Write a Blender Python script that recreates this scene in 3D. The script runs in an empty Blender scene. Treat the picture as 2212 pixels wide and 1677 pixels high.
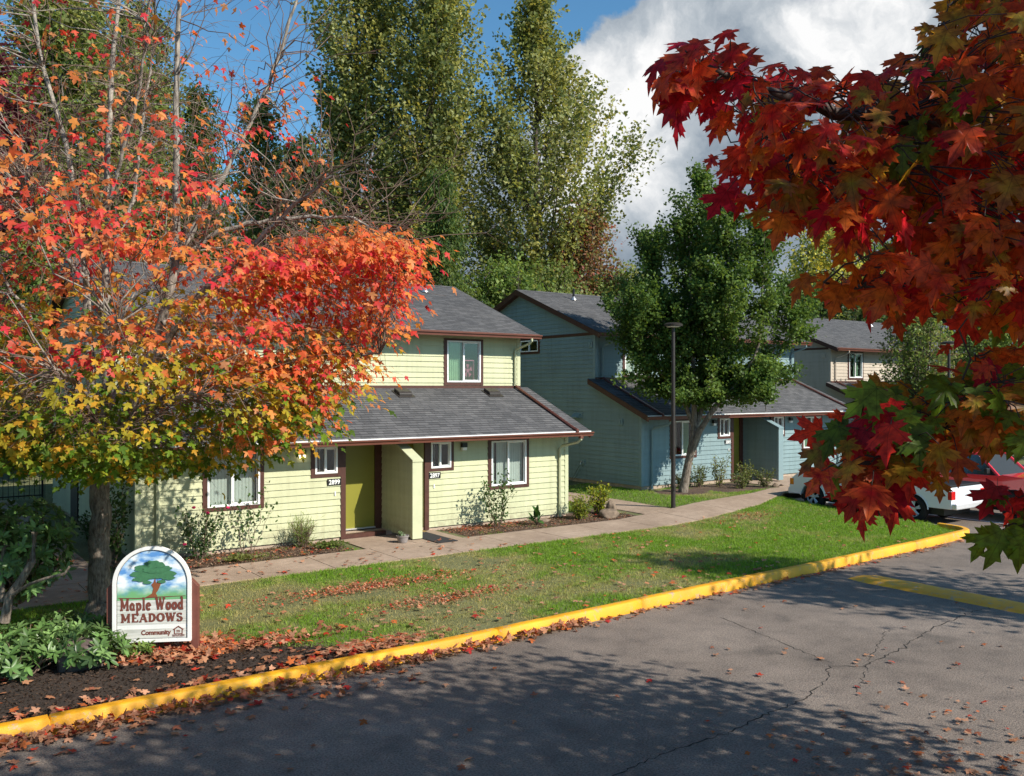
import bpy, math, random
import numpy as np
from mathutils import Vector
rng = np.random.default_rng(7)
random.seed(7)
sc = bpy.context.scene
col = sc.collection
rad = math.radians

# ------------------------------------------------------------------ camera, sky, sun, exposure
F2 = (.5807, .8141); R2 = (.8141, -.5807); CAMZ = 3.8
cam = bpy.data.cameras.new('camera'); camo = bpy.data.objects.new('camera', cam); col.objects.link(camo)
camo.location = (0, 0, CAMZ); camo.rotation_euler = (rad(90), 0, -rad(35.5))
cam.sensor_width = 36; cam.lens = 31.05; cam.clip_start = .05; cam.clip_end = 5000
sc.camera = camo
sc.view_settings.view_transform = 'Standard'; sc.view_settings.look = 'None'
sc.view_settings.exposure = 0.47; sc.view_settings.gamma = 1

SUN = Vector((.27, -.62, .50)).normalized()
sl = bpy.data.lights.new('sun', 'SUN'); sl.energy = 4.9; sl.angle = rad(.55); sl.color = (1, .93, .82)
so = bpy.data.objects.new('sun', sl); col.objects.link(so); so.rotation_euler = SUN.to_track_quat('Z', 'Y').to_euler(); so.location = (0, 0, 60)

def view_dir(px, py):          # direction of a point of the sky
    r = (px-1106)/1908; u = (839-py)/1908
    return Vector((F2[0]+R2[0]*r, F2[1]+R2[1]*r, u)).normalized()

wd = bpy.data.worlds.new('World'); sc.world = wd; wd.use_nodes = True
nt = wd.node_tree; N = nt.nodes; L = nt.links; N.clear()
def nd(tree, t, **k):
    n = tree.nodes.new(t)
    for a, b in k.items(): setattr(n, a, b)
    return n
def mth(tree, op, a, b=None, clamp=False):
    n = tree.nodes.new('ShaderNodeMath'); n.operation = op; n.use_clamp = clamp
    for i, v in enumerate((a, b)):
        if v is None: continue
        if isinstance(v, (int, float)): n.inputs[i].default_value = v
        else: tree.links.new(v, n.inputs[i])
    return n.outputs[0]
def mixc(tree, fac, a, b, mode='MIX'):
    n = tree.nodes.new('ShaderNodeMix'); n.data_type = 'RGBA'; n.blend_type = mode
    for i, v in ((0, fac), (6, a), (7, b)):
        if isinstance(v, (int, float)): n.inputs[i].default_value = v
        elif isinstance(v, (tuple, list)): n.inputs[i].default_value = (*v[:3], 1)
        else: tree.links.new(v, n.inputs[i])
    return n.outputs[2]
def ramp(tree, fac, stops):
    n = tree.nodes.new('ShaderNodeValToRGB'); cr = n.color_ramp
    while len(cr.elements) < len(stops): cr.elements.new(.5)
    for e, (p, c) in zip(cr.elements, stops):
        e.position = p; e.color = (*c, 1) if isinstance(c, tuple) else (c, c, c, 1)
    tree.links.new(fac, n.inputs[0]); return n.outputs[0]
def noise(tree, vec, scale, det=5, rough=.55):
    n = tree.nodes.new('ShaderNodeTexNoise'); n.inputs['Scale'].default_value = scale; n.inputs['Detail'].default_value = det
    n.inputs['Roughness'].default_value = rough
    if vec is not None: tree.links.new(vec, n.inputs['Vector'])
    return n.outputs[0]
sky = nd(nt, 'ShaderNodeTexSky', sky_type='NISHITA', sun_disc=False)
sky.sun_elevation = math.asin(SUN.z); sky.sun_rotation = math.atan2(SUN.x, SUN.y); sky.altitude = 100; sky.dust_density = .3; sky.ozone_density = 3
tc = nd(nt, 'ShaderNodeTexCoord')
nz1 = nd(nt, 'ShaderNodeTexNoise'); nz1.inputs['Scale'].default_value = 6; nz1.inputs['Detail'].default_value = 8; nz1.inputs['Roughness'].default_value = .55
L.new(tc.outputs['Generated'], nz1.inputs['Vector'])
sub = nd(nt, 'ShaderNodeVectorMath', operation='SUBTRACT'); L.new(nz1.outputs['Color'], sub.inputs[0]); sub.inputs[1].default_value = (.5, .5, .5)
scl = nd(nt, 'ShaderNodeVectorMath', operation='SCALE'); L.new(sub.outputs[0], scl.inputs[0]); scl.inputs[3].default_value = .16
dvec = nd(nt, 'ShaderNodeVectorMath', operation='ADD'); L.new(tc.outputs['Generated'], dvec.inputs[0]); L.new(scl.outputs[0], dvec.inputs[1])
blobs = [(1390, 255, .095), (1330, 330, .09), (1500, 420, .20), (1450, 640, .20), (1800, 250, .2), (1900, 110, .15), (1990, 20, .17), (1790, 110, .085), (2250, 200, .3), (1800, 560, .3), (1250, 620, .12), (960, 610, .16), (700, 690, .15), (2600, 500, .5), (420, 700, .12), (2300, -150, .25)]
m = None
for px, py, rr in blobs:
    dd = nd(nt, 'ShaderNodeVectorMath', operation='DISTANCE'); L.new(dvec.outputs[0], dd.inputs[0]); dd.inputs[1].default_value = view_dir(px, py)
    v = mth(nt, 'SUBTRACT', 1.0, mth(nt, 'DIVIDE', dd.outputs['Value'], rr))
    v = mth(nt, 'MULTIPLY', v, rr*10)
    m = v if m is None else mth(nt, 'MAXIMUM', m, v)
mask = ramp(nt, mth(nt, 'ADD', m, .5), [(.485, 0.), (.545, 1.)])
# self-shading of the cumulus: bright towers, grey undersides
n2 = noise(nt, dvec.outputs[0], 7.5, 10, .62)
bright = None
for px, py, rr in [(1370, 210, .12), (1290, 150, .07), (1880, 30, .10), (1420, 340, .10), (1290, 430, .07), (1480, 300, .08), (1780, 80, .06)]:
    dd = nd(nt, 'ShaderNodeVectorMath', operation='DISTANCE'); L.new(dvec.outputs[0], dd.inputs[0]); dd.inputs[1].default_value = view_dir(px, py)
    v = mth(nt, 'SUBTRACT', 1.0, mth(nt, 'DIVIDE', dd.outputs['Value'], rr*1.35), True)
    bright = v if bright is None else mth(nt, 'MAXIMUM', bright, v)
cb = mth(nt, 'ADD', mth(nt, 'MULTIPLY', bright, .50), mth(nt, 'MULTIPLY', mth(nt, 'SUBTRACT', n2, .22), 1.25))
ccol = ramp(nt, cb, [(.22, (.22, .29, .37)), (.42, (.36, .43, .51)), (.58, (.58, .64, .70)), (.82, (1.15, 1.15, 1.15))])
skyc = mixc(nt, 1.0, sky.outputs[0], (.66, 1.02, 1.08), 'MULTIPLY')
skyb = nd(nt, 'ShaderNodeBackground'); L.new(skyc, skyb.inputs[0]); skyb.inputs[1].default_value = .105
clb = nd(nt, 'ShaderNodeBackground'); L.new(ccol, clb.inputs[0]); clb.inputs[1].default_value = .62
mx = nd(nt, 'ShaderNodeMixShader'); L.new(mask, mx.inputs[0]); L.new(skyb.outputs[0], mx.inputs[1]); L.new(clb.outputs[0], mx.inputs[2])
out = nd(nt, 'ShaderNodeOutputWorld'); L.new(mx.outputs[0], out.inputs[0])

# ------------------------------------------------------------------ helpers
def at(px, py, d):             # measured image point (2212 px wide) + depth in metres -> place
    r = (px-1106)/1908
    return np.array((d*(F2[0]+R2[0]*r), d*(F2[1]+R2[1]*r), CAMZ-(py-839)/1908*d))
def gat(px, z, d):
    p = at(px, 839, d); p[2] = z; return p

WL = {}
def tag(o, label=None, cat=None, group=None, kind=None):
    if label: o['label'] = label
    if cat: o['category'] = cat
    if group: o['group'] = group
    if kind: o['kind'] = kind
    return o
def thing(name, label, cat, loc, group=None, rz=0):
    o = bpy.data.objects.new(name, None); col.objects.link(o); o.location = loc; o.empty_display_size = .2
    o.rotation_euler = (0, 0, rz); WL[o.name] = Vector(loc)
    return tag(o, label, cat, group)
def wl(p): return WL.get(p.name, Vector((0, 0, 0))) if p is not None else Vector((0, 0, 0))
def linkmesh(name, me, mat, parent=None):
    o = bpy.data.objects.new(name, me); col.objects.link(o)
    if mat is not None: me.materials.append(mat)
    if parent is not None:
        o.parent = parent; WL[o.name] = wl(parent)
    return o
def arrmesh(name, V, k, mat, parent=None, cols=None, smooth=False, faces=None):
    """V: (n,3). faces: (m,k) int array of equal-size polygons"""
    V = np.asarray(V, dtype=np.float32)
    w = wl(parent)
    if parent is not None: V = V - np.array(w, dtype=np.float32)
    me = bpy.data.meshes.new(name); me.vertices.add(len(V)); me.vertices.foreach_set('co', V.ravel())
    Fc = np.asarray(faces, dtype=np.int32); nf, k = Fc.shape
    me.loops.add(nf*k); me.loops.foreach_set('vertex_index', Fc.ravel())
    me.polygons.add(nf); me.polygons.foreach_set('loop_start', np.arange(0, nf*k, k, dtype=np.int32))
    me.polygons.foreach_set('loop_total', np.full(nf, k, dtype=np.int32))
    if smooth: me.polygons.foreach_set('use_smooth', np.ones(nf, dtype=bool))
    me.update(calc_edges=True)
    if cols is not None:
        a = me.color_attributes.new('Col', 'FLOAT_COLOR', 'POINT')
        c = np.ones((len(V), 4), dtype=np.float32); c[:, :3] = cols; a.data.foreach_set('color', c.ravel())
    return linkmesh(name, me, mat, parent)

class MB:
    def __init__(s): s.v = []; s.f = []; s.uv = None; s.u = []
    def face(s, pts, uv=None):
        n = len(s.v); s.v += [tuple(p) for p in pts]; s.f.append(tuple(range(n, n+len(pts)))); s.u += (uv or [(0, 0)]*len(pts)); return s
    def box(s, x0, y0, z0, x1, y1, z1):
        n = len(s.v)
        s.v += [(x0,y0,z0),(x1,y0,z0),(x1,y1,z0),(x0,y1,z0),(x0,y0,z1),(x1,y0,z1),(x1,y1,z1),(x0,y1,z1)]
        s.f += [tuple(n+i for i in q) for q in ((0,3,2,1),(4,5,6,7),(0,1,5,4),(1,2,6,5),(2,3,7,6),(3,0,4,7))]
        s.u += [(0, 0)]*8; return s
    def prism(s, poly, axis, a, b):
        """poly of 2D points extruded along axis ('x','y','z') from a to b"""
        def P(p, t):
            return {'x': (t, p[0], p[1]), 'y': (p[0], t, p[1]), 'z': (p[0], p[1], t)}[axis]
        n = len(s.v); k = len(poly)
        s.v += [P(p, a) for p in poly]+[P(p, b) for p in poly]; s.u += [(0, 0)]*(2*k)
        s.f.append(tuple(range(n, n+k))[::-1]); s.f.append(tuple(range(n+k, n+2*k)))
        for i in range(k): j = (i+1) % k; s.f.append((n+i, n+j, n+k+j, n+k+i))
        return s
    def tube(s, pts, rs, sides=8, cap=True):
        pts = [Vector(p) for p in pts]; n = len(s.v)
        if isinstance(rs, (int, float)): rs = [rs]*len(pts)
        up = Vector((0.13, .21, 1)).normalized()
        for i, p in enumerate(pts):
            d = (pts[min(i+1, len(pts)-1)]-pts[max(i-1, 0)]).normalized()
            a = d.cross(up)
            if a.length < .05: a = d.cross(Vector((1, 0, 0)))
            a.normalize(); b = d.cross(a)
            for j in range(sides):
                t = 2*math.pi*j/sides; s.v.append(tuple(p+(a*math.cos(t)+b*math.sin(t))*rs[i])); s.u.append((0, 0))
        for i in range(len(pts)-1):
            for j in range(sides):
                k = (j+1) % sides; s.f.append((n+i*sides+j, n+i*sides+k, n+(i+1)*sides+k, n+(i+1)*sides+j))
        if cap:
            s.f.append(tuple(n+j for j in range(sides))[::-1]); s.f.append(tuple(n+(len(pts)-1)*sides+j for j in range(sides)))
        return s
    def lathe(s, prof, c, seg=24, axis='z', cap=True):
        n = len(s.v)
        for r, h in prof:
            for j in range(seg):
                t = 2*math.pi*j/seg; a, b = r*math.cos(t), r*math.sin(t)
                q = {'z': (a, b, h), 'x': (h, a, b), 'y': (a, h, b)}[axis]
                s.v.append((c[0]+q[0], c[1]+q[1], c[2]+q[2])); s.u.append((0, 0))
        for i in range(len(prof)-1):
            for j in range(seg):
                k = (j+1) % seg; s.f.append((n+i*seg+j, n+i*seg+k, n+(i+1)*seg+k, n+(i+1)*seg+j))
        if not cap: return s
        if prof[0][0] > 1e-6: s.f.append(tuple(n+j for j in range(seg)))
        if prof[-1][0] > 1e-6: s.f.append(tuple(n+(len(prof)-1)*seg+j for j in range(seg)))
        return s
    def build(s, name, mat, parent=None, smooth=False, bevel=0, rot=None, label=None):
        w = wl(parent) if parent is not None else Vector((0, 0, 0))
        me = bpy.data.meshes.new(name); me.from_pydata([(a-w.x, b-w.y, c-w.z) for a, b, c in s.v], [], s.f)
        ul = me.uv_layers.new(name='UVMap'); u = np.array(s.u, dtype=np.float32)
        idx = np.zeros(len(me.loops), dtype=np.int32); me.loops.foreach_get('vertex_index', idx); ul.data.foreach_set('uv', u[idx].ravel())
        if smooth: me.polygons.foreach_set('use_smooth', np.ones(len(me.polygons), dtype=bool))
        o = linkmesh(name, me, mat, parent)
        if smooth:
            try: me.set_sharp_from_angle(angle=rad(35))
            except Exception: pass
        if bevel:
            b = o.modifiers.new('bevel', 'BEVEL'); b.width = bevel; b.segments = 2; b.limit_method = 'ANGLE'
        if label: o['label'] = label
        return o

def copy_thing(root, loc, rz=None, scale=None, label=None):
    c = root.copy(); col.objects.link(c); c.location = loc; WL[c.name] = Vector(loc)
    if rz is not None: c.rotation_euler = (0, 0, rz)
    if scale is not None: c.scale = scale if isinstance(scale, tuple) else (scale,)*3
    if label: c['label'] = label
    def rec(o, p):
        for ch in list(o.children):
            d = ch.copy(); col.objects.link(d); d.parent = p; rec(ch, d)
    rec(root, c); return c

# ------------------------------------------------------------------ materials
MATS = {}
def newmat(name):
    m = bpy.data.materials.new(name); m.use_nodes = True; MATS[name] = m
    t = m.node_tree; b = t.nodes['Principled BSDF']; return m, t, b
def setc(b, c): b.inputs['Base Color'].default_value = (*c, 1)
def plain(name, c, rough=.6, var=.12, nscale=6., bump=0., bscale=60., metal=0., spec=.4):
    m, t, b = newmat(name)
    co = t.nodes.new('ShaderNodeTexCoord').outputs['Object']
    n = noise(t, co, nscale, 6)
    d = tuple(max(0, x*(1-var)) for x in c); u = tuple(min(1, x*(1+var)) for x in c)
    t.links.new(ramp(t, n, [(.3, d), (.7, u)]), b.inputs['Base Color'])
    b.inputs['Roughness'].default_value = rough; b.inputs['Metallic'].default_value = metal; b.inputs['Specular IOR Level'].default_value = spec
    if bump:
        bn = t.nodes.new('ShaderNodeBump'); bn.inputs['Strength'].default_value = bump; bn.inputs['Distance'].default_value = .01
        t.links.new(noise(t, co, bscale, 4), bn.inputs['Height']); t.links.new(bn.outputs[0], b.inputs['Normal'])
    return m
def siding_mat(name, c):
    m, t, b = newmat(name)
    co = t.nodes.new('ShaderNodeTexCoord').outputs['Object']
    mp = t.nodes.new('ShaderNodeMapping'); mp.inputs['Scale'].default_value = (.35, .35, 6.5); t.links.new(co, mp.inputs[0])
    n = noise(t, mp.outputs[0], 1.0, 5, .5); n2 = noise(t, co, .8, 6)
    f = mth(t, 'ADD', mth(t, 'MULTIPLY', n, .5), mth(t, 'MULTIPLY', n2, .5))
    base = ramp(t, f, [(.35, tuple(x*.88 for x in c)), (.65, tuple(min(1, x*1.07) for x in c))])
    mp3 = t.nodes.new('ShaderNodeMapping'); mp3.inputs['Scale'].default_value = (7, 7, .5); t.links.new(co, mp3.inputs[0])
    st = noise(t, mp3.outputs[0], 1.0, 6, .65)
    sp_ = t.nodes.new('ShaderNodeSeparateXYZ'); t.links.new(t.nodes.new('ShaderNodeNewGeometry').outputs['Position'], sp_.inputs[0])
    low = mth(t, 'MULTIPLY', ramp(t, mth(t, 'ADD', sp_.outputs[2], mth(t, 'MULTIPLY', n2, .4)), [(.45, .5), (.85, 0.)]), ramp(t, noise(t, co, 9, 6, .7), [(.4, 0.), (.65, 1.)]))
    base = mixc(t, .8, base, ramp(t, st, [(.32, (.86, .85, .82)), (.55, (1.02, 1.02, 1.02))]), 'MULTIPLY')
    t.links.new(mixc(t, low, base, (.20, .15, .10)), b.inputs['Base Color'])
    b.inputs['Roughness'].default_value = .55; b.inputs['Specular IOR Level'].default_value = .35
    mp2 = t.nodes.new('ShaderNodeMapping'); mp2.inputs['Scale'].default_value = (4, 4, 90); t.links.new(co, mp2.inputs[0])
    bn = t.nodes.new('ShaderNodeBump'); bn.inputs['Strength'].default_value = .25; bn.inputs['Distance'].default_value = .004
    t.links.new(noise(t, mp2.outputs[0], 1.5, 4), bn.inputs['Height']); t.links.new(bn.outputs[0], b.inputs['Normal'])
    return m
M_GREEN = siding_mat('pale_green_siding', (.49, .505, .318)); M_BLUE = siding_mat('blue_siding', (.20, .282, .298)); M_TAN = siding_mat('tan_siding', (.50, .43, .35))
M_GREENT = plain('pale_green_trim', (.505, .52, .335), .5, .05); M_BLUET = plain('blue_trim', (.20, .282, .298), .5, .05); M_TANT = plain('tan_trim', (.50, .43, .35), .5, .05)
M_BROWN = plain('brown_trim_paint', (.072, .026, .018), .5, .18, 9, .15)
M_GUTTER = plain('brown_gutter_metal', (.13, .045, .03), .32, .12, 3, spec=.6)
M_WHITE = plain('white_vinyl', (.78, .79, .78), .35, .04)
M_DOOR = plain('olive_door_paint', (.215, .205, .03), .38, .05, 2)
M_CONC = plain('foundation_concrete', (.40, .31, .24), .9, .2, 5, .4, 40)
M_BLACK = plain('black_metal', (.012, .012, .012), .45, .2)
M_BRONZE = plain('dark_bronze_pole', (.032, .026, .023), .45, .2)
M_GREY = plain('grey_metal', (.22, .22, .22), .5, .15)
M_GALV = plain('galvanised_metal', (.5, .5, .5), .35, .15, metal=.8)
M_RUBBER = plain('tyre_rubber', (.012, .012, .012), .8, .2)
M_CHROME = plain('bright_alloy', (.72, .72, .73), .25, .04, metal=.35)
M_SILL = plain('aluminium_threshold', (.6, .6, .6), .35, .08, metal=.5)
M_PLATE = plain('black_plate', (.008, .008, .008), .4)
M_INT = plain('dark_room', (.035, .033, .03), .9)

def shingle_mat():
    m, t, b = newmat('asphalt_shingles')
    uv = t.nodes.new('ShaderNodeUVMap').outputs[0]
    br = t.nodes.new('ShaderNodeTexBrick'); t.links.new(uv, br.inputs['Vector'])
    br.inputs['Scale'].default_value = 1; br.inputs['Brick Width'].default_value = .31; br.inputs['Row Height'].default_value = .142
    br.inputs['Mortar Size'].default_value = .005; br.inputs['Mortar Smooth'].default_value = .2; br.offset = .37; br.offset_frequency = 3; br.squash = .7; br.squash_frequency = 2
    br.inputs['Color1'].default_value = (.075, .075, .078, 1); br.inputs['Color2'].default_value = (.130, .128, .130, 1); br.inputs['Mortar'].default_value = (.02, .02, .021, 1)
    n = noise(t, uv, 160, 3); n2 = noise(t, uv, .8, 5)
    c = mixc(t, .75, br.outputs[0], ramp(t, n, [(.3, (.5, .5, .5)), (.7, (1.35, 1.35, 1.35))]), 'MULTIPLY')
    c = mixc(t, .8, c, ramp(t, n2, [(.3, (.80, .80, .82)), (.7, (1.18, 1.16, 1.14))]), 'MULTIPLY')
    t.links.new(c, b.inputs['Base Color']); b.inputs['Roughness'].default_value = .92
    bn = t.nodes.new('ShaderNodeBump'); bn.inputs['Strength'].default_value = .6; bn.inputs['Distance'].default_value = .006
    t.links.new(mth(t, 'ADD', mth(t, 'MULTIPLY', n, .5), mth(t, 'SUBTRACT', 1.0, br.outputs[1])), bn.inputs['Height']); t.links.new(bn.outputs[0], b.inputs['Normal'])
    return m
M_SHIN = shingle_mat()

def glass_mat():
    m, t, b = newmat('window_glass'); t.nodes.remove(b)
    g = t.nodes.new('ShaderNodeBsdfGlossy'); g.inputs['Roughness'].default_value = .03; g.inputs[0].default_value = (.9, .95, 1, 1)
    tr = t.nodes.new('ShaderNodeBsdfTransparent'); tr.inputs[0].default_value = (.72, .77, .76, 1)
    ge = t.nodes.new('ShaderNodeNewGeometry'); dp = nd(t, 'ShaderNodeVectorMath', operation='DOT_PRODUCT'); t.links.new(ge.outputs['Normal'], dp.inputs[0]); t.links.new(ge.outputs['Incoming'], dp.inputs[1])
    fz = mth(t, 'MULTIPLY', mth(t, 'POWER', mth(t, 'SUBTRACT', 1.0, mth(t, 'ABSOLUTE', dp.outputs['Value']), True), 5.0), .9)
    mx = t.nodes.new('ShaderNodeMixShader'); t.links.new(mth(t, 'ADD', fz, .09), mx.inputs[0]); t.links.new(tr.outputs[0], mx.inputs[1]); t.links.new(g.outputs[0], mx.inputs[2])
    t.links.new(mx.outputs[0], t.nodes['Material Output'].inputs[0]); return m
M_GLASS = glass_mat()
M_BLIND = plain('blind_fabric', (.62, .66, .60), .7, .06)
M_CURT = plain('green_curtain', (.42, .58, .40), .8, .08)
M_CURT2 = plain('beige_curtain', (.5, .42, .35), .8, .08)

def leaf_mat(name, trans=.4, rough=.45, spec=.35, veins=False):
    m, t, b = newmat(name)
    a = t.nodes.new('ShaderNodeAttribute'); a.attribute_name = 'Col'
    co = t.nodes.new('ShaderNodeTexCoord').outputs['Object']
    n = noise(t, co, 14, 3)
    c = mixc(t, 1.0, a.outputs[0], ramp(t, n, [(.3, (.82, .82, .82)), (.7, (1.15, 1.15, 1.15))]), 'MULTIPLY')
    if veins:
        u = t.nodes.new('ShaderNodeAttribute'); u.attribute_name = 'Luv'; sx_ = t.nodes.new('ShaderNodeSeparateXYZ'); t.links.new(u.outputs['Vector'], sx_.inputs[0])
        an = mth(t, 'ARCTAN2', sx_.outputs[0], sx_.outputs[1]); r2 = mth(t, 'SQRT', mth(t, 'ADD', mth(t, 'MULTIPLY', sx_.outputs[0], sx_.outputs[0]), mth(t, 'MULTIPLY', sx_.outputs[1], sx_.outputs[1])))
        vd = mth(t, 'MULTIPLY', mth(t, 'ABSOLUTE', mth(t, 'SINE', mth(t, 'MULTIPLY', an, 4.15))), r2)
        vm = ramp(t, vd, [(.02, 1.), (.075, 0.)])
        c = mixc(t, mth(t, 'MULTIPLY', vm, .55), c, mixc(t, 1., c, (.45, .38, .4), 'MULTIPLY'))
        bl = noise(t, u.outputs['Vector'], 4.5, 5, .6); c = mixc(t, .85, c, ramp(t, bl, [(.35, (.55, .50, .5)), (.5, (1, 1, 1)), (.68, (1.3, 1.5, 1.1))]), 'MULTIPLY')
        sp2 = noise(t, u.outputs['Vector'], 16, 3, .5); c = mixc(t, ramp(t, sp2, [(.70, 0.), (.74, .7)]), c, (.05, .02, .012))
    t.links.new(c, b.inputs['Base Color']); b.inputs['Roughness'].default_value = rough; b.inputs['Specular IOR Level'].default_value = spec
    tl = t.nodes.new('ShaderNodeBsdfTranslucent'); t.links.new(mixc(t, 1.0, c, (1.5, 1.35, .8), 'MULTIPLY'), tl.inputs[0])
    mx = t.nodes.new('ShaderNodeMixShader'); mx.inputs[0].default_value = trans
    t.links.new(b.outputs[0], mx.inputs[1]); t.links.new(tl.outputs[0], mx.inputs[2]); t.links.new(mx.outputs[0], t.nodes['Material Output'].inputs[0])
    return m
M_LEAF = leaf_mat('tree_leaves', .42, .5, .22); M_MAPLE = leaf_mat('maple_leaves', .45, .5, .25); M_NEAR = leaf_mat('near_maple_leaves', .62, .4, .3, True)
M_RHODO = leaf_mat('glossy_leaves', .22, .38, .35); M_DRY = leaf_mat('fallen_maple_leaves', .15, .8, .1); M_GRASS = leaf_mat('grass_blades', .4, .6, .2)
def bark_mat(name, c1, c2, scale=14):
    m, t, b = newmat(name)
    co = t.nodes.new('ShaderNodeTexCoord').outputs['Object']
    mp = t.nodes.new('ShaderNodeMapping'); mp.inputs['Scale'].default_value = (1, 1, .22); t.links.new(co, mp.inputs[0])
    n = noise(t, mp.outputs[0], scale*2, 7, .65); n2 = noise(t, co, 5, 6)
    f = mth(t, 'ADD', mth(t, 'MULTIPLY', n, .7), mth(t, 'MULTIPLY', n2, .3))
    t.links.new(ramp(t, f, [(.38, c1), (.5, tuple((a+d)/2 for a, d in zip(c1, c2))), (.62, c2)]), b.inputs['Base Color'])
    b.inputs['Roughness'].default_value = .9
    bn = t.nodes.new('ShaderNodeBump'); bn.inputs['Strength'].default_value = .9; bn.inputs['Distance'].default_value = .03
    t.links.new(n, bn.inputs['Height']); t.links.new(bn.outputs[0], b.inputs['Normal']); return m
M_BARK = bark_mat('maple_bark', (.06, .042, .03), (.30, .25, .20)); M_BARKL = bark_mat('pale_bark', (.12, .10, .08), (.42, .37, .31), 10)
M_BARKD = bark_mat('dark_bark', (.03, .022, .018), (.13, .10, .08))
M_TWIG = plain('twig_bark', (.17, .115, .085), .8, .3); M_TWIGD = plain('dark_twig', (.045, .028, .022), .7, .3)

def asphalt():
    m, t, b = newmat('asphalt')
    co = t.nodes.new('ShaderNodeTexCoord').outputs['Object']
    n1 = noise(t, co, .35, 6, .6); n2 = noise(t, co, 42, 4, .8); n3 = noise(t, co, 2.2, 8, .65)
    vo = t.nodes.new('ShaderNodeTexVoronoi'); vo.inputs['Scale'].default_value = 95; t.links.new(co, vo.inputs['Vector'])
    base = ramp(t, n1, [(.35, (.146, .123, .106)), (.65, (.208, .176, .152))])
    c = mixc(t, .85, base, ramp(t, n2, [(.34, (.22, .22, .23)), (.48, (1, 1, 1)), (.62, (1.6, 1.55, 1.5))]), 'MULTIPLY')
    c = mixc(t, .6, c, ramp(t, n3, [(.32, (.6, .6, .62)), (.5, (1.02, 1, .98)), (.7, (1.28, 1.25, 1.22))]), 'MULTIPLY')
    c = mixc(t, ramp(t, vo.outputs['Color'], [(.90, 0.), (.95, .5)]), c, (.34, .32, .29))
    c = mixc(t, ramp(t, noise(t, co, .9, 4, .5), [(.60, 0.), (.70, .38)]), c, (.045, .04, .037))
    t.links.new(c, b.inputs['Base Color']); b.inputs['Roughness'].default_value = .85; b.inputs['Specular IOR Level'].default_value = .3
    bn = t.nodes.new('ShaderNodeBump'); bn.inputs['Strength'].default_value = .8; bn.inputs['Distance'].default_value = .008
    t.links.new(mth(t, 'ADD', n2, mth(t, 'MULTIPLY', vo.outputs['Distance'], .8)), bn.inputs['Height']); t.links.new(bn.outputs[0], b.inputs['Normal']); return m
M_ASPH = asphalt()
def concrete_path():
    m, t, b = newmat('exposed_aggregate_concrete')
    co = t.nodes.new('ShaderNodeTexCoord').outputs['Object']
    n1 = noise(t, co, .8, 6, .6); n2 = noise(t, co, 70, 3, .7); n3 = noise(t, co, 6, 6, .6)
    c = mixc(t, .7, ramp(t, n1, [(.3, (.28, .20, .142)), (.7, (.42, .315, .235))]), ramp(t, n2, [(.3, (.55, .55, .55)), (.7, (1.4, 1.4, 1.4))]), 'MULTIPLY')
    c = mixc(t, .5, c, ramp(t, n3, [(.35, (.75, .74, .72)), (.65, (1.15, 1.15, 1.15))]), 'MULTIPLY')
    t.links.new(c, b.inputs['Base Color']); b.inputs['Roughness'].default_value = .88
    bn = t.nodes.new('ShaderNodeBump'); bn.inputs['Strength'].default_value = .5; bn.inputs['Distance'].default_value = .006
    t.links.new(n2, bn.inputs['Height']); t.links.new(bn.outputs[0], b.inputs['Normal']); return m
M_PATH = concrete_path()
def soil(name, c1, c2):
    m, t, b = newmat(name)
    co = t.nodes.new('ShaderNodeTexCoord').outputs['Object']
    n1 = noise(t, co, 18, 8, .7); n2 = noise(t, co, 1.2, 5)
    f = mth(t, 'ADD', mth(t, 'MULTIPLY', n1, .65), mth(t, 'MULTIPLY', n2, .35))
    t.links.new(ramp(t, f, [(.35, c1), (.65, c2)]), b.inputs['Base Color']); b.inputs['Roughness'].default_value = .95
    bn = t.nodes.new('ShaderNodeBump'); bn.inputs['Strength'].default_value = 1; bn.inputs['Distance'].default_value = .03
    t.links.new(n1, bn.inputs['Height']); t.links.new(bn.outputs[0], b.inputs['Normal']); return m
M_LAWN = soil('lawn_soil', (.07, .09, .025), (.21, .20, .09)); M_MULCH = soil('dark_mulch', (.016, .011, .008), (.06, .038, .026)); M_BED = soil('garden_bed_soil', (.04, .024, .016), (.16, .10, .065))
M_FIELD = soil('far_ground', (.03, .035, .015), (.08, .08, .04))
def yellow_paint(name, wear):
    m, t, b = newmat(name)
    co = t.nodes.new('ShaderNodeTexCoord').outputs['Object']
    n1 = noise(t, co, 7, 8, .7); n2 = noise(t, co, 1.0, 5); n3 = noise(t, co, 40, 4, .7)
    y = ramp(t, n2, [(.35, (.60, .27, .007)), (.65, (.84, .40, .008))])
    f = ramp(t, mth(t, 'ADD', mth(t, 'MULTIPLY', n1, .75), mth(t, 'MULTIPLY', n3, .25)), [(.60-wear, 0.), (.68-wear, .8)])
    g = ramp(t, n3, [(.3, (.16, .13, .10)), (.7, (.42, .36, .28))])
    t.links.new(mixc(t, f, y, g), b.inputs['Base Color']); b.inputs['Roughness'].default_value = .6
    bn = t.nodes.new('ShaderNodeBump'); bn.inputs['Strength'].default_value = .6; bn.inputs['Distance'].default_value = .01
    t.links.new(n3, bn.inputs['Height']); t.links.new(bn.outputs[0], b.inputs['Normal']); return m
M_YEL = yellow_paint('yellow_kerb_paint', .05); M_YELW = yellow_paint('worn_yellow_paint', .07)

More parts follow.
